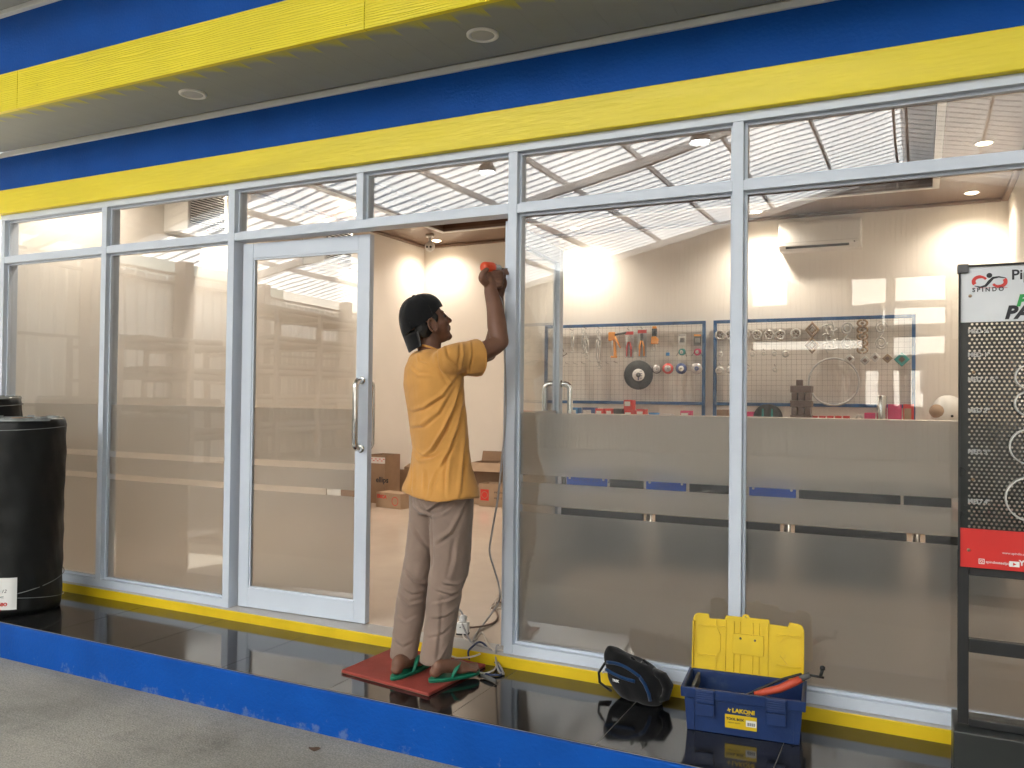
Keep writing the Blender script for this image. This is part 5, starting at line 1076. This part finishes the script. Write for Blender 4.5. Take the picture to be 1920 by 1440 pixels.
def limb(q, pts, rs, n=18, flat=1.0, hint=(0, 0, 1)):
    """round-ended tapered limb through pts"""
    P = [np.array(p_, float) for p_ in pts]; C_, Rr = [], []
    for i in range(len(P)-1):
        a, b_, c_, d_ = P[max(i-1, 0)], P[i], P[i+1], P[min(i+2, len(P)-1)]
        for k in range(6): u = k/6; C_.append(.5*((2*b_)+(c_-a)*u+(2*a-5*b_+4*c_-d_)*u*u+(3*b_-a-3*c_+d_)*u**3)); Rr.append(rs[i]*(1-u)+rs[i+1]*u)
    C_.append(P[-1]); Rr.append(rs[-1])
    d0 = unit(C_[0]-C_[1]); d1 = unit(C_[-1]-C_[-2])
    pre = [(C_[0]+d0*Rr[0]*math.sin(a), Rr[0]*math.cos(a)) for a in (1.45, 1.1, .7, .35)]; post = [(C_[-1]+d1*Rr[-1]*math.sin(a), Rr[-1]*math.cos(a)) for a in (.35, .7, 1.1, 1.45)]
    q.tube([p_ for p_, _ in pre]+C_+[p_ for p_, _ in post], [max(.001, r_) for _, r_ in pre]+Rr+[max(.001, r_) for _, r_ in post], n, flat=flat, hint=hint)
def creases(list_):
    """folds drawn as polylines (photo pixels): each is a rounded ridge with a valley on one side; only cloth turned towards the camera is moved"""
    L_ = []
    for pts, amp, wid, side in list_:
        L_.append((np.array([sdz(at(*p_))[[0, 2]] for p_ in pts]), amp, wid, side))
    def fn(co, no):
        rel = co-MP0; s2 = np.stack((rel@RH, rel[:, 2]), 1); face = np.clip(-(no@FH)*1.6+.15, 0, 1); tot = np.zeros(len(co))
        for P, amp, wid, side in L_:
            best = np.full(len(co), 9.); bs = np.zeros(len(co)); par = np.zeros(len(co)); nseg = len(P)-1
            for i in range(nseg):
                a, b_ = P[i], P[i+1]; ab = b_-a; t_ = np.clip(((s2-a)@ab)/(ab@ab), 0, 1); q_ = s2-(a+t_[:, None]*ab); dist = np.hypot(q_[:, 0], q_[:, 1]); sg = np.sign(ab[0]*q_[:, 1]-ab[1]*q_[:, 0])
                m_ = dist < best; best[m_] = dist[m_]; bs[m_] = sg[m_]; par[m_] = (i+t_[m_])/nseg
            x_ = best*bs*side/(wid*.8); fade = np.sin(np.pi*np.clip(par*.9+.05, 0, 1))**.6
            tot += 1.7*amp*fade*(np.exp(-x_**2)-1.1*np.exp(-((x_-1.5)/.8)**2))
        return tot*face
    return fn
# ---- skin: torso core, neck, head, arms, hands, legs, feet grown into one surface
q = MB()
limb(q, [PP(.02, 0, .80), PP(.0, 0, 1.1), PP(-.01, 0, 1.33)], [.09, .085, .085])
hip = PP(.02, 0, .80)
SHR, SHL = PP(.07, -.135, 1.375), PP(-.09, .14, 1.375)
limb(q, [SHL, PP(-.01, 0, 1.36), SHR], [.045, .06, .045])
HC = PP(-.062, .0, 1.572)                                   # centre of the cranium
hy = unit((.93, .37)); HFv = RH*hy[0]+FH*hy[1]; HRv = RH*hy[1]-FH*hy[0]; tilt = R(22)
HF = HFv*math.cos(tilt)+Z*math.sin(tilt); HU = Z*math.cos(tilt)-HFv*math.sin(tilt); HR = HRv
def hp(f, r_, u): return HC+HF*f+HR*r_+HU*u
limb(q, [PP(-.03, .01, 1.36), PP(-.035, .005, 1.43), hp(.0, 0, -.075)], [.062, .054, .056])
q.ell(hp(-.005, 0, .008), (.098, .076, .098), HF, HR, HU, 24, 16)          # cranium
q.ell(hp(.042, 0, -.045), (.062, .062, .078), HF, HR, HU, 20, 14)          # face
q.ell(hp(.055, 0, -.098), (.042, .044, .032), HF, HR, HU, 18, 12)          # jaw
q.ell(hp(.080, 0, -.113), (.022, .024, .017), HF, HR, HU, 14, 10)          # chin
q.ell(hp(.086, 0, .004), (.013, .045, .012), HF, HR, HU, 14, 8)            # brow
for s_ in (-1, 1): q.ell(hp(.062, s_*.046, -.042), (.026, .018, .020), HF, HR, HU, 12, 8)
limb(q, [hp(.096, 0, -.002), hp(.108, 0, -.03), hp(.116, 0, -.045)], [.008, .010, .012], 10)
for s_ in (-1, 1): q.ell(hp(.105, s_*.011, -.048), (.010, .008, .008), HF, HR, HU, 10, 6)
q.ell(hp(.100, 0, -.070), (.010, .022, .007), HF, HR, HU, 12, 8); q.ell(hp(.097, 0, -.082), (.010, .019, .007), HF, HR, HU, 12, 8)
for s_ in (-1, 1):                                           # ears
    ec = hp(.008, s_*.080, -.035); EO = unit(HR*s_*1.0-HF*.45)
    q.tube([ec+HF*.017*math.cos(a)+HU*.031*math.sin(a)+EO*(.010-.006*math.cos(a)) for a in np.linspace(0, 2*math.pi, 17)[:-1]], .0055, 8, closed=True); q.ell(ec-HF*.002, (.012, .006, .022), HF, HR, HU, 10, 8); q.ell(ec-HU*.026, (.008, .006, .010), HF, HR, HU, 8, 6)
# right arm
ELR = at(937, 640, .0); WRR = at(920, 545, .075)
limb(q, [SHR, at(893, 664, -.05), at(925, 650, -.015), ELR], [.052, .047, .043, .040])
limb(q, [ELR, at(932, 612, .018), at(928, 578, .045), WRR], [.042, .0455, .040, .0315])
limb(q, [at(946, 638, .005), at(941, 645, -.005)], [.020, .022])
# left arm, mostly hidden behind
ELL = at(916, 662, .26); WRL = at(934, 560, .17)
limb(q, [SHL, PP(.08, .21, 1.385), ELL], [.050, .046, .040]); limb(q, [ELL, at(930, 620, .225), WRL], [.040, .040, .028])
# hands
DR0, DR1 = at(906, 501, .060), at(953, 504, .165); DA = unit(DR1-DR0); DU = unit(Z-DA*(Z@DA)); DS = np.cross(DA, DU)      # drill axis
def dp(a, u, s_): return DR0+DA*a+DU*u+DS*s_
pal = at(916, 524, .078)
q.ell(pal, (.043, .023, .043), DA, DS, DU, 16, 12); limb(q, [WRR, at(918, 533, .08), pal], [.031, .031, .029], flat=.9)
grip = at(926, 524, .10)                                     # where the grip passes through the fist
cs = 1 if (CAM-grip)@DS > 0 else -1
for k in range(4):                                           # fingers wrap the grip from the near side
    up = .032-.0205*k; L_ = (.95, 1.0, .96, .82)[k]
    b0 = pal+DA*.018+DU*up+DS*cs*.012
    limb(q, [b0, b0+DA*.034*L_+DS*cs*.016, b0+DA*.058*L_-DS*cs*.002, b0+DA*.054*L_-DS*cs*.028, b0+DA*.030*L_-DS*cs*.036], [.0125, .0122, .0115, .0105, .0092], 12)
limb(q, [pal-DA*.022-DU*.02+DS*cs*.008, pal-DA*.050+DU*.0+DS*cs*.012, pal-DA*.046+DU*.026+DS*cs*.016, pal-DA*.028+DU*.042+DS*cs*.024], [.019, .0175, .0145, .0115], 12)
palL = at(940, 530, .17); q.ell(palL, (.034, .020, .040), DA, DS, DU, 16, 12); limb(q, [WRL, at(938, 545, .17), palL], [.027, .026, .024], flat=.85)
for k in range(4):
    b0 = palL+DU*.030-DA*(.022-.015*k)-DS*cs*.004; limb(q, [b0, b0+DU*.022+DS*cs*.012, b0+DU*.026+DS*cs*.034, b0+DU*.008+DS*cs*.046], [.0095, .0092, .0086, .0076], 12)
limb(q, [palL-DA*.02-DU*.01, palL-DA*.034+DU*.014+DS*cs*.012, palL-DA*.026+DU*.034+DS*cs*.022], [.0135, .012, .0095], 12)
# legs and feet
HPR, HPL = PP(.07, -.072, .76), PP(-.02, .072, .76)
KNR, KNL = at(843, 1078, -.05), at(781, 1078, .04)
ANR, ANL = at(822, 1246, -.075), at(763, 1240, -.01)
limb(q, [hip, HPR, at(847, 1000, -.06), KNR, at(830, 1150, -.07), ANR], [.08, .07, .058, .046, .042, .033]); limb(q, [hip, HPL, at(792, 1000, .06), KNL, at(768, 1150, .01), ANL], [.08, .07, .056, .045, .040, .033])
FB = MT+.0165                                              # top of the sandal soles
def foot(hpx, hpy, tpx, tpy, an, side):
    H_ = on_z(hpx, hpy, FB); T_ = on_z(tpx, tpy, FB); f_ = unit((T_-H_)*np.array((1, 1, 0))); r_ = np.array((f_[1], -f_[0], 0)); L_ = max(.235, np.linalg.norm((T_-H_)[:2]))
    def p(a, b_, z): return H_*np.array((1, 1, 0))+f_*a*L_+r_*b_*side+Z*(FB+z)
    limb(q, [an, p(.16, 0, .052), p(.12, 0, .028)], [.034, .033, .0265]); q.ell(p(.10, 0, .025), (.030, .027, .0245), f_, r_, Z, 16, 10)
    limb(q, [p(.16, .0, .050), p(.38, .004, .042), p(.60, .004, .028), p(.76, .0, .018)], [.034, .031, .030, .022], 18, flat=1.0)
    q.ell(p(.66, 0, .018), (.050, .042, .019), f_, r_, Z, 16, 10)
    for k, (a, b_, l_, rr) in enumerate(((.78, -.027, .058, .0125), (.80, -.007, .050, .0095), (.79, .010, .046, .009), (.77, .024, .040, .0085), (.73, .037, .034, .008))):
        limb(q, [p(a-.06, b_*.85, .018), p(a+.06, b_, .016), p(a+l_/L_, b_*1.02, rr*.95)], [rr*1.1, rr*1.05, rr], 10)
    return p, f_, r_, L_
fR = foot(808, 1272, 893, 1256, ANR, 1); fL = foot(737, 1268, 803, 1238, ANL, -1)
me = solidify_eval(q, [('REMESH', {'mode': 'VOXEL', 'voxel_size': .0042}), ('SMOOTH', {'factor': .5, 'iterations': 4})], 'body'); smooth_mesh(me)
link('body', me, M['skin'], man)
# eyes
for s_ in (-1, 1): k = MB(); k.ell(hp(.0815, s_*.029, -.018), (.011, .012, .010), HF, HR, HU, 14, 10); k.build('eye', M['greyd'], man); k = MB(); k.ell(hp(.0925, s_*.030, -.018), (.004, .006, .006), HF, HR, HU, 10, 8); k.build('iris', M['blackm'], man)
# hair under the cap at nape and temples
k = MB()
for s_ in (-1, 1): k.ell(hp(-.030, s_*.058, -.035), (.045, .020, .045), HF, HR, HU, 14, 10); k.ell(hp(.030, s_*.066, -.004), (.022, .010, .030), HF, HR, HU, 12, 8)
k.ell(hp(-.066, 0, -.042), (.030, .052, .045), HF, HR, HU, 16, 10); me = solidify_eval(k, [('REMESH', {'mode': 'VOXEL', 'voxel_size': .005}), ('SMOOTH', {'factor': .5, 'iterations': 3})], 'hair'); smooth_mesh(me); displace(me, lambda co, no: wob(co, 260, .0012, 5)); link('hair', me, M['hair'], man)
# cap, worn backwards: crown panels and brim hanging over the nape
q = MB(); rings = []
for i in range(17):
    ph = math.pi/2*(1-i/16); rr = []
    for j in range(48):
        a = 2*math.pi*j/48; f0 = math.cos(a); low = -.040+.068*(f0*.5+.5)+.010*math.sin(a*2)**2     # the edge rises from the nape to the forehead
        c_ = math.cos(ph); s_ = math.sin(ph); pan = 1+.006*math.cos(a*3)**8
        u = low+(.118-low)*s_**.92 if i else .119
        rr.append(hp(-.006+(.110 if f0 > 0 else .112)*f0*c_**.82*pan, .089*math.sin(a)*c_**.82*pan, u))
    rings.append(rr)
q.rings(rings, True, False); inn = [[HC+(p_-HC)*.965 for p_ in r_] for r_ in rings[::-1]]; q.rings(inn, True, False)
me = q.mesh('cap'); displace(me, lambda co, no: wob(co, 55, .0030, 21)+wob(co, 130, .0010, 22)); capo = link('cap', me, M['cap'], man)
for j in range(6):                                            # stitched panel seams
    a = math.pi*j/3+.3; k = MB(); k.tube([rings[i][int(a/(2*math.pi)*48) % 48]+HU*.0002+unit(rings[i][int(a/(2*math.pi)*48) % 48]-HC)*-.0002 for i in range(1, 17)], .0016, 6); k.build('seam', M['cap'], capo)
k = MB(); k.lathe([(.008, -.002), (.007, .003), (.001, .005)], hp(-.006, 0, .118), HU, 14, False); k.build('button', M['cap'], capo)
q = MB(); top, bot = [], []; n = 14
for i in range(7):
    v = i/6
    for j in range(n+1):
        a = math.pi-(j/n-.5)*2.0; wv = 1-.10*v*v
        p_ = hp(-.006+.113*math.cos(a)*(1-.10*v)-.012*v, .090*math.sin(a)*wv, -.036-.082*v*(1-.18*abs(j/n-.5)*2)); top.append(p_); bot.append(p_+HF*.0035-HU*.001)
N_ = len(top); fs = []
for i in range(6):
    for j in range(n): a = i*(n+1)+j; fs += [(a, a+1, a+n+2, a+n+1), (N_+a, N_+a+n+1, N_+a+n+2, N_+a+1)]
bd = [j for j in range(n+1)]+[i*(n+1)+n for i in range(1, 7)]+[6*(n+1)+j for j in range(n-1, -1, -1)]+[i*(n+1) for i in range(5, 0, -1)]
fs += [(bd[i], bd[(i+1) % len(bd)], N_+bd[(i+1) % len(bd)], N_+bd[i]) for i in range(len(bd))]
q.add(top+bot, fs, True); q.build('brim', M['cap'], capo)

# ---- shirt
q = MB(); rows = [(655, 792, 832, 0), (662, 778, 842, 0), (675, 764, 858, 0), (690, 757, 868, 0), (720, 754, 870, 0), (760, 761, 873, 0), (800, 766, 877, 0), (840, 771, 880, 0), (870, 769, 884, 0), (895, 761, 891, 0), (910, 754, 896, 0), (922, 751, 899, 0), (928, 750, 900, 0)]
rings = []
for py, l_, r_, _ in rows:
    c = at((l_+r_)/2, py, 0); hs = (r_-l_)/2/407; b_ = hs/1.182; a = 1.55*b_
    if py < 670: a = hs*1.15; b_ = hs*.95
    rr = oval(c, a, b_, RT, GV, 48, .92)
    if py >= 912: rr = [p_+Z*(.010*math.sin(3*k/48*2*math.pi+1)) for k, p_ in enumerate(rr)]
    rings.append(rr)
q.rings(rings)
limb(q, [PP(.03, -.06, 1.36), SHR+Z*.004, at(873, 668, -.085), at(888, 667, -.062)], [.062, .068, .066, .064], 24)
c0, c1 = at(868, 673, -.092), at(893, 671, -.055); ax = unit(c1-c0); x_, y_, _a = frame_of(ax); q.rings([oval(c0, .073, .073, x_, y_, 32), oval(c0*.5+c1*.5, .080, .080, x_, y_, 32), oval(c1, .086, .084, x_, y_, 32), oval(c1+ax*.012, .088, .085, x_, y_, 32)])
limb(q, [PP(-.04, .06, 1.36), SHL, PP(.0, .175, 1.38), PP(.07, .205, 1.385)], [.062, .066, .064, .062], 24)
me = solidify_eval(q, [('REMESH', {'mode': 'VOXEL', 'voxel_size': .0058}), ('SMOOTH', {'factor': .6, 'iterations': 12})], 'shirt'); smooth_mesh(me)
cr = creases([([(868, 712), (855, 760), (838, 800), (815, 838), (800, 850)], .0075, .010, 1), ([(872, 735), (862, 790), (846, 840), (828, 872)], .006, .010, 1), ([(862, 700), (835, 740), (800, 762), (775, 768)], .0050, .011, 1),
              ([(855, 720), (828, 770), (795, 795), (772, 798)], .0045, .012, 1), ([(776, 838), (788, 846), (805, 851), (822, 846)], .0045, .007, -1), ([(771, 852), (790, 862), (815, 858), (835, 845)], .0035, .009, 1),
              ([(876, 760), (872, 820), (868, 880), (866, 915)], .006, .012, 1), ([(850, 845), (846, 880), (846, 918)], .005, .012, -1), ([(775, 868), (779, 890), (779, 914)], .0045, .010, -1), ([(800, 880), (802, 915)], .003, .012, 1), ([(824, 876), (815, 900), (812, 920)], .0035, .010, 1),
              ([(838, 650), (842, 672), (862, 692)], .004, .008, 1), ([(870, 648), (872, 670), (866, 700)], .0045, .008, -1), ([(884, 643), (886, 668), (880, 700)], .0035, .007, 1), ([(828, 655), (832, 690), (850, 720)], .0045, .010, -1), ([(770, 690), (790, 705), (815, 706)], .003, .010, 1), ([(783, 664), (790, 680), (806, 686)], .003, .008, 1), ([(896, 700), (880, 700), (864, 712)], .004, .008, 1)])
displace(me, lambda co, no: cr(co, no)+wob(co, 26, .0022, 2)+wob(co, 70, .0007, 3)); so_ = link('shirt', me, M['shirt'], man)
k = MB(); k.tube([PP(-.034, .004, 1.428)+RT*.070*math.cos(a)+GV*.060*math.sin(a)+Z*(.004-.022*math.sin(a)) for a in np.linspace(0, 2*math.pi, 33)[:-1]], .0050, 8, closed=True); k.build('collar', M['shirt'], so_)
k = MB(); k.tube([c1+x_*.0845*math.cos(a)+y_*.0820*math.sin(a)+ax*.004 for a in np.linspace(0, 2*math.pi, 33)[:-1]], .0030, 6, closed=True); k.build('sleeve_hem', M['shirt'], so_)

# ---- trousers
q = MB()
def leg(rows, d0, d1, nr=36):
    rg = []
    for i, (py, l_, r_) in enumerate(rows):
        u = i/(len(rows)-1); d = d0+(d1-d0)*u; c = at((l_+r_)/2, py, d); w_ = (r_-l_)/2/(FPX/((MP0-CAM)@FH+d)); dep = w_*(1.12 if py < 1100 else 1.08)
        rg.append(oval(c, w_, dep, RH, FH, nr, .95))
    q.rings(rg)
leg([(925, 812, 889), (950, 807, 888), (1000, 807, 885), (1050, 808, 883), (1075, 805, 878), (1098, 802, 869), (1120, 800, 865), (1150, 798, 859), (1180, 795, 854), (1210, 791, 850), (1232, 787, 846), (1241, 786, 846)], -.06, -.07)
leg([(925, 767, 841), (950, 768, 833), (1000, 764, 821), (1050, 758, 811), (1075, 753, 808), (1098, 748, 805), (1130, 742, 800), (1160, 739, 795), (1190, 736, 789), (1215, 733, 784), (1232, 731, 782)], .06, -.01)
rg = []
for py, l_, r_, e_ in ((880, 776, 880, 0), (905, 772, 884, 0), (930, 769, 886, 0), (948, 771, 885, 0), (962, 778, 878, 0)):
    hs = (r_-l_)/2/407; b_ = hs/1.10; rg.append(oval(at((l_+r_)/2, py, 0), b_*1.25, b_*.98, RT, GV, 44))
q.rings(rg)
me = solidify_eval(q, [('REMESH', {'mode': 'VOXEL', 'voxel_size': .0058}), ('SMOOTH', {'factor': .6, 'iterations': 7})], 'trousers'); smooth_mesh(me)
cr2 = creases([([(806, 950), (822, 938), (842, 928), (858, 920)], .007, .008, -1), ([(808, 952), (798, 940), (788, 925)], .006, .008, 1), ([(809, 960), (809, 1000), (810, 1050)], .008, .008, 1), ([(812, 962), (835, 955), (858, 940)], .005, .010, 1), ([(775, 945), (790, 955), (806, 958)], .004, .008, 1), ([(870, 945), (850, 985), (822, 1005)], .005, .013, 1), ([(862, 1000), (858, 1040), (850, 1068)], .004, .014, -1),
               ([(880, 1070), (862, 1082), (838, 1078)], .006, .009, 1), ([(872, 1092), (850, 1098), (822, 1090)], .005, .008, 1), ([(868, 1104), (846, 1112), (818, 1118)], .004, .008, -1), ([(862, 1125), (840, 1138), (815, 1142)], .0035, .009, 1), ([(855, 1150), (835, 1168), (808, 1176)], .003, .010, 1), ([(828, 1100), (826, 1160), (818, 1236)], .0025, .012, 1), ([(845, 1190), (832, 1214), (818, 1226)], .004, .009, 1),
               ([(760, 1070), (778, 1088), (802, 1092)], .0055, .009, 1), ([(752, 1092), (775, 1106), (798, 1104)], .005, .008, -1), ([(748, 1112), (770, 1128), (794, 1124)], .004, .009, 1), ([(770, 985), (785, 1010), (800, 1030)], .004, .012, 1), ([(744, 1150), (765, 1160), (786, 1150)], .003, .009, 1), ([(740, 1190), (760, 1200), (778, 1192)], .003, .010, -1), ([(880, 920), (876, 935), (868, 948)], .005, .005, 1)])
displace(me, lambda co, no: cr2(co, no)+wob(co, 30, .0022, 8)+wob(co, 80, .0008, 9)); to_ = link('trousers', me, M['trousers'], man)
for (py, l_, r_, d) in ((1238, 789, 843, -.07), (1229.5, 734, 779, -.01)):
    c = at((l_+r_)/2, py, d); w_ = (r_-l_)/2/405+.0006; k = MB(); k.tube([c+RH*w_*math.cos(a)+FH*w_*1.08*math.sin(a) for a in np.linspace(0, 2*math.pi, 37)[:-1]], .0028, 6, closed=True); k.build('cuff_hem', M['trousers'], to_)

# ---- flip-flops
for (p, f_, r_, L_), lb in ((fR, 0), (fL, 1)):
    sd_ = 1
    outl = []
    for k in range(40):
        a = 2*math.pi*k/40; u = .5+.545*math.cos(a); wd = (.036+.014*max(0, math.cos(a)))*math.sin(a); outl.append(p(u-.005, wd*1.05, 0))
    q = MB(); h = .016
    q.rings([[o_-Z*(h-.0006) for o_ in outl], [o_-Z*.004 for o_ in outl], [np.array(o_)*1-Z*.0002 for o_ in outl]], True); fo_ = q.build('flip_flop', M['flip'], man)
    q = MB(); tz = p(.74, -.014, .004); top_ = p(.68, -.012, .042)
    for s_ in (-1, 1): q.tube([tz+Z*.018, top_+Z*.004, p(.56, s_*.022-.004, .052), p(.44, s_*.040, .034), p(.34, s_*.042, .002)], [.005, .007, .0095, .009, .006], 8, flat=.6)
    q.build('strap', M['flip'], fo_)

# ---- the power drill in his hands
M['drillred'] = mat('orange_red_plastic', (.70, .075, .02), .35, var=.06)
t = thing('power_drill', 'orange-red power drill held up against the white post', 'drill', grip)
q = MB(); q.lathe([(.012, -.006), (.024, .0), (.0265, .01), (.0265, .05), (.024, .062)], DR0, DA, 20); q.build('motor_body', M['drillred'], t)
q = MB(); q.lathe([(.022, .0625), (.021, .072), (.017, .082), (.016, .1), (.010, .108)], DR0, DA, 18); q.build('chuck', M['greyl'], t)
q = MB(); q.cyl(DR0+DA*.107, DR1-DA*.001, .003, 8); q.build('bit', M['steel'], t)
q = MB(); q.tube([dp(.036, -.02, 0), dp(.033, -.05, 0), dp(.028, -.085, 0), dp(.026, -.10, 0)], [.016, .015, .016, .019], 12); q.build('grip', M['drillred'], t)
q = MB(); q.tube([dp(.052, -.024, 0), dp(.050, -.036, 0)], .006, 8); q.build('trigger', M['blackm'], t)
cable([dp(.026, -.10, 0), at(939, 560, .11), at(944, 600, .135), at(946, 660, .14), at(948, 740, .14), at(947, 800, .14), at(941, 860, .14), at(934, 930, .14), at(922, 1000, .15), at(918, 1035, .15), at(927, 1068, .16), at(936, 1100, .18), at(936, 1125, .2), fz(925, 1145, .06), fz(905, 1172, .012), fz(893, 1188, fl_), fz(886, 1204, fl_)], .0042, 'cableg', 'grey drill cable hanging down beside the post to the floor')
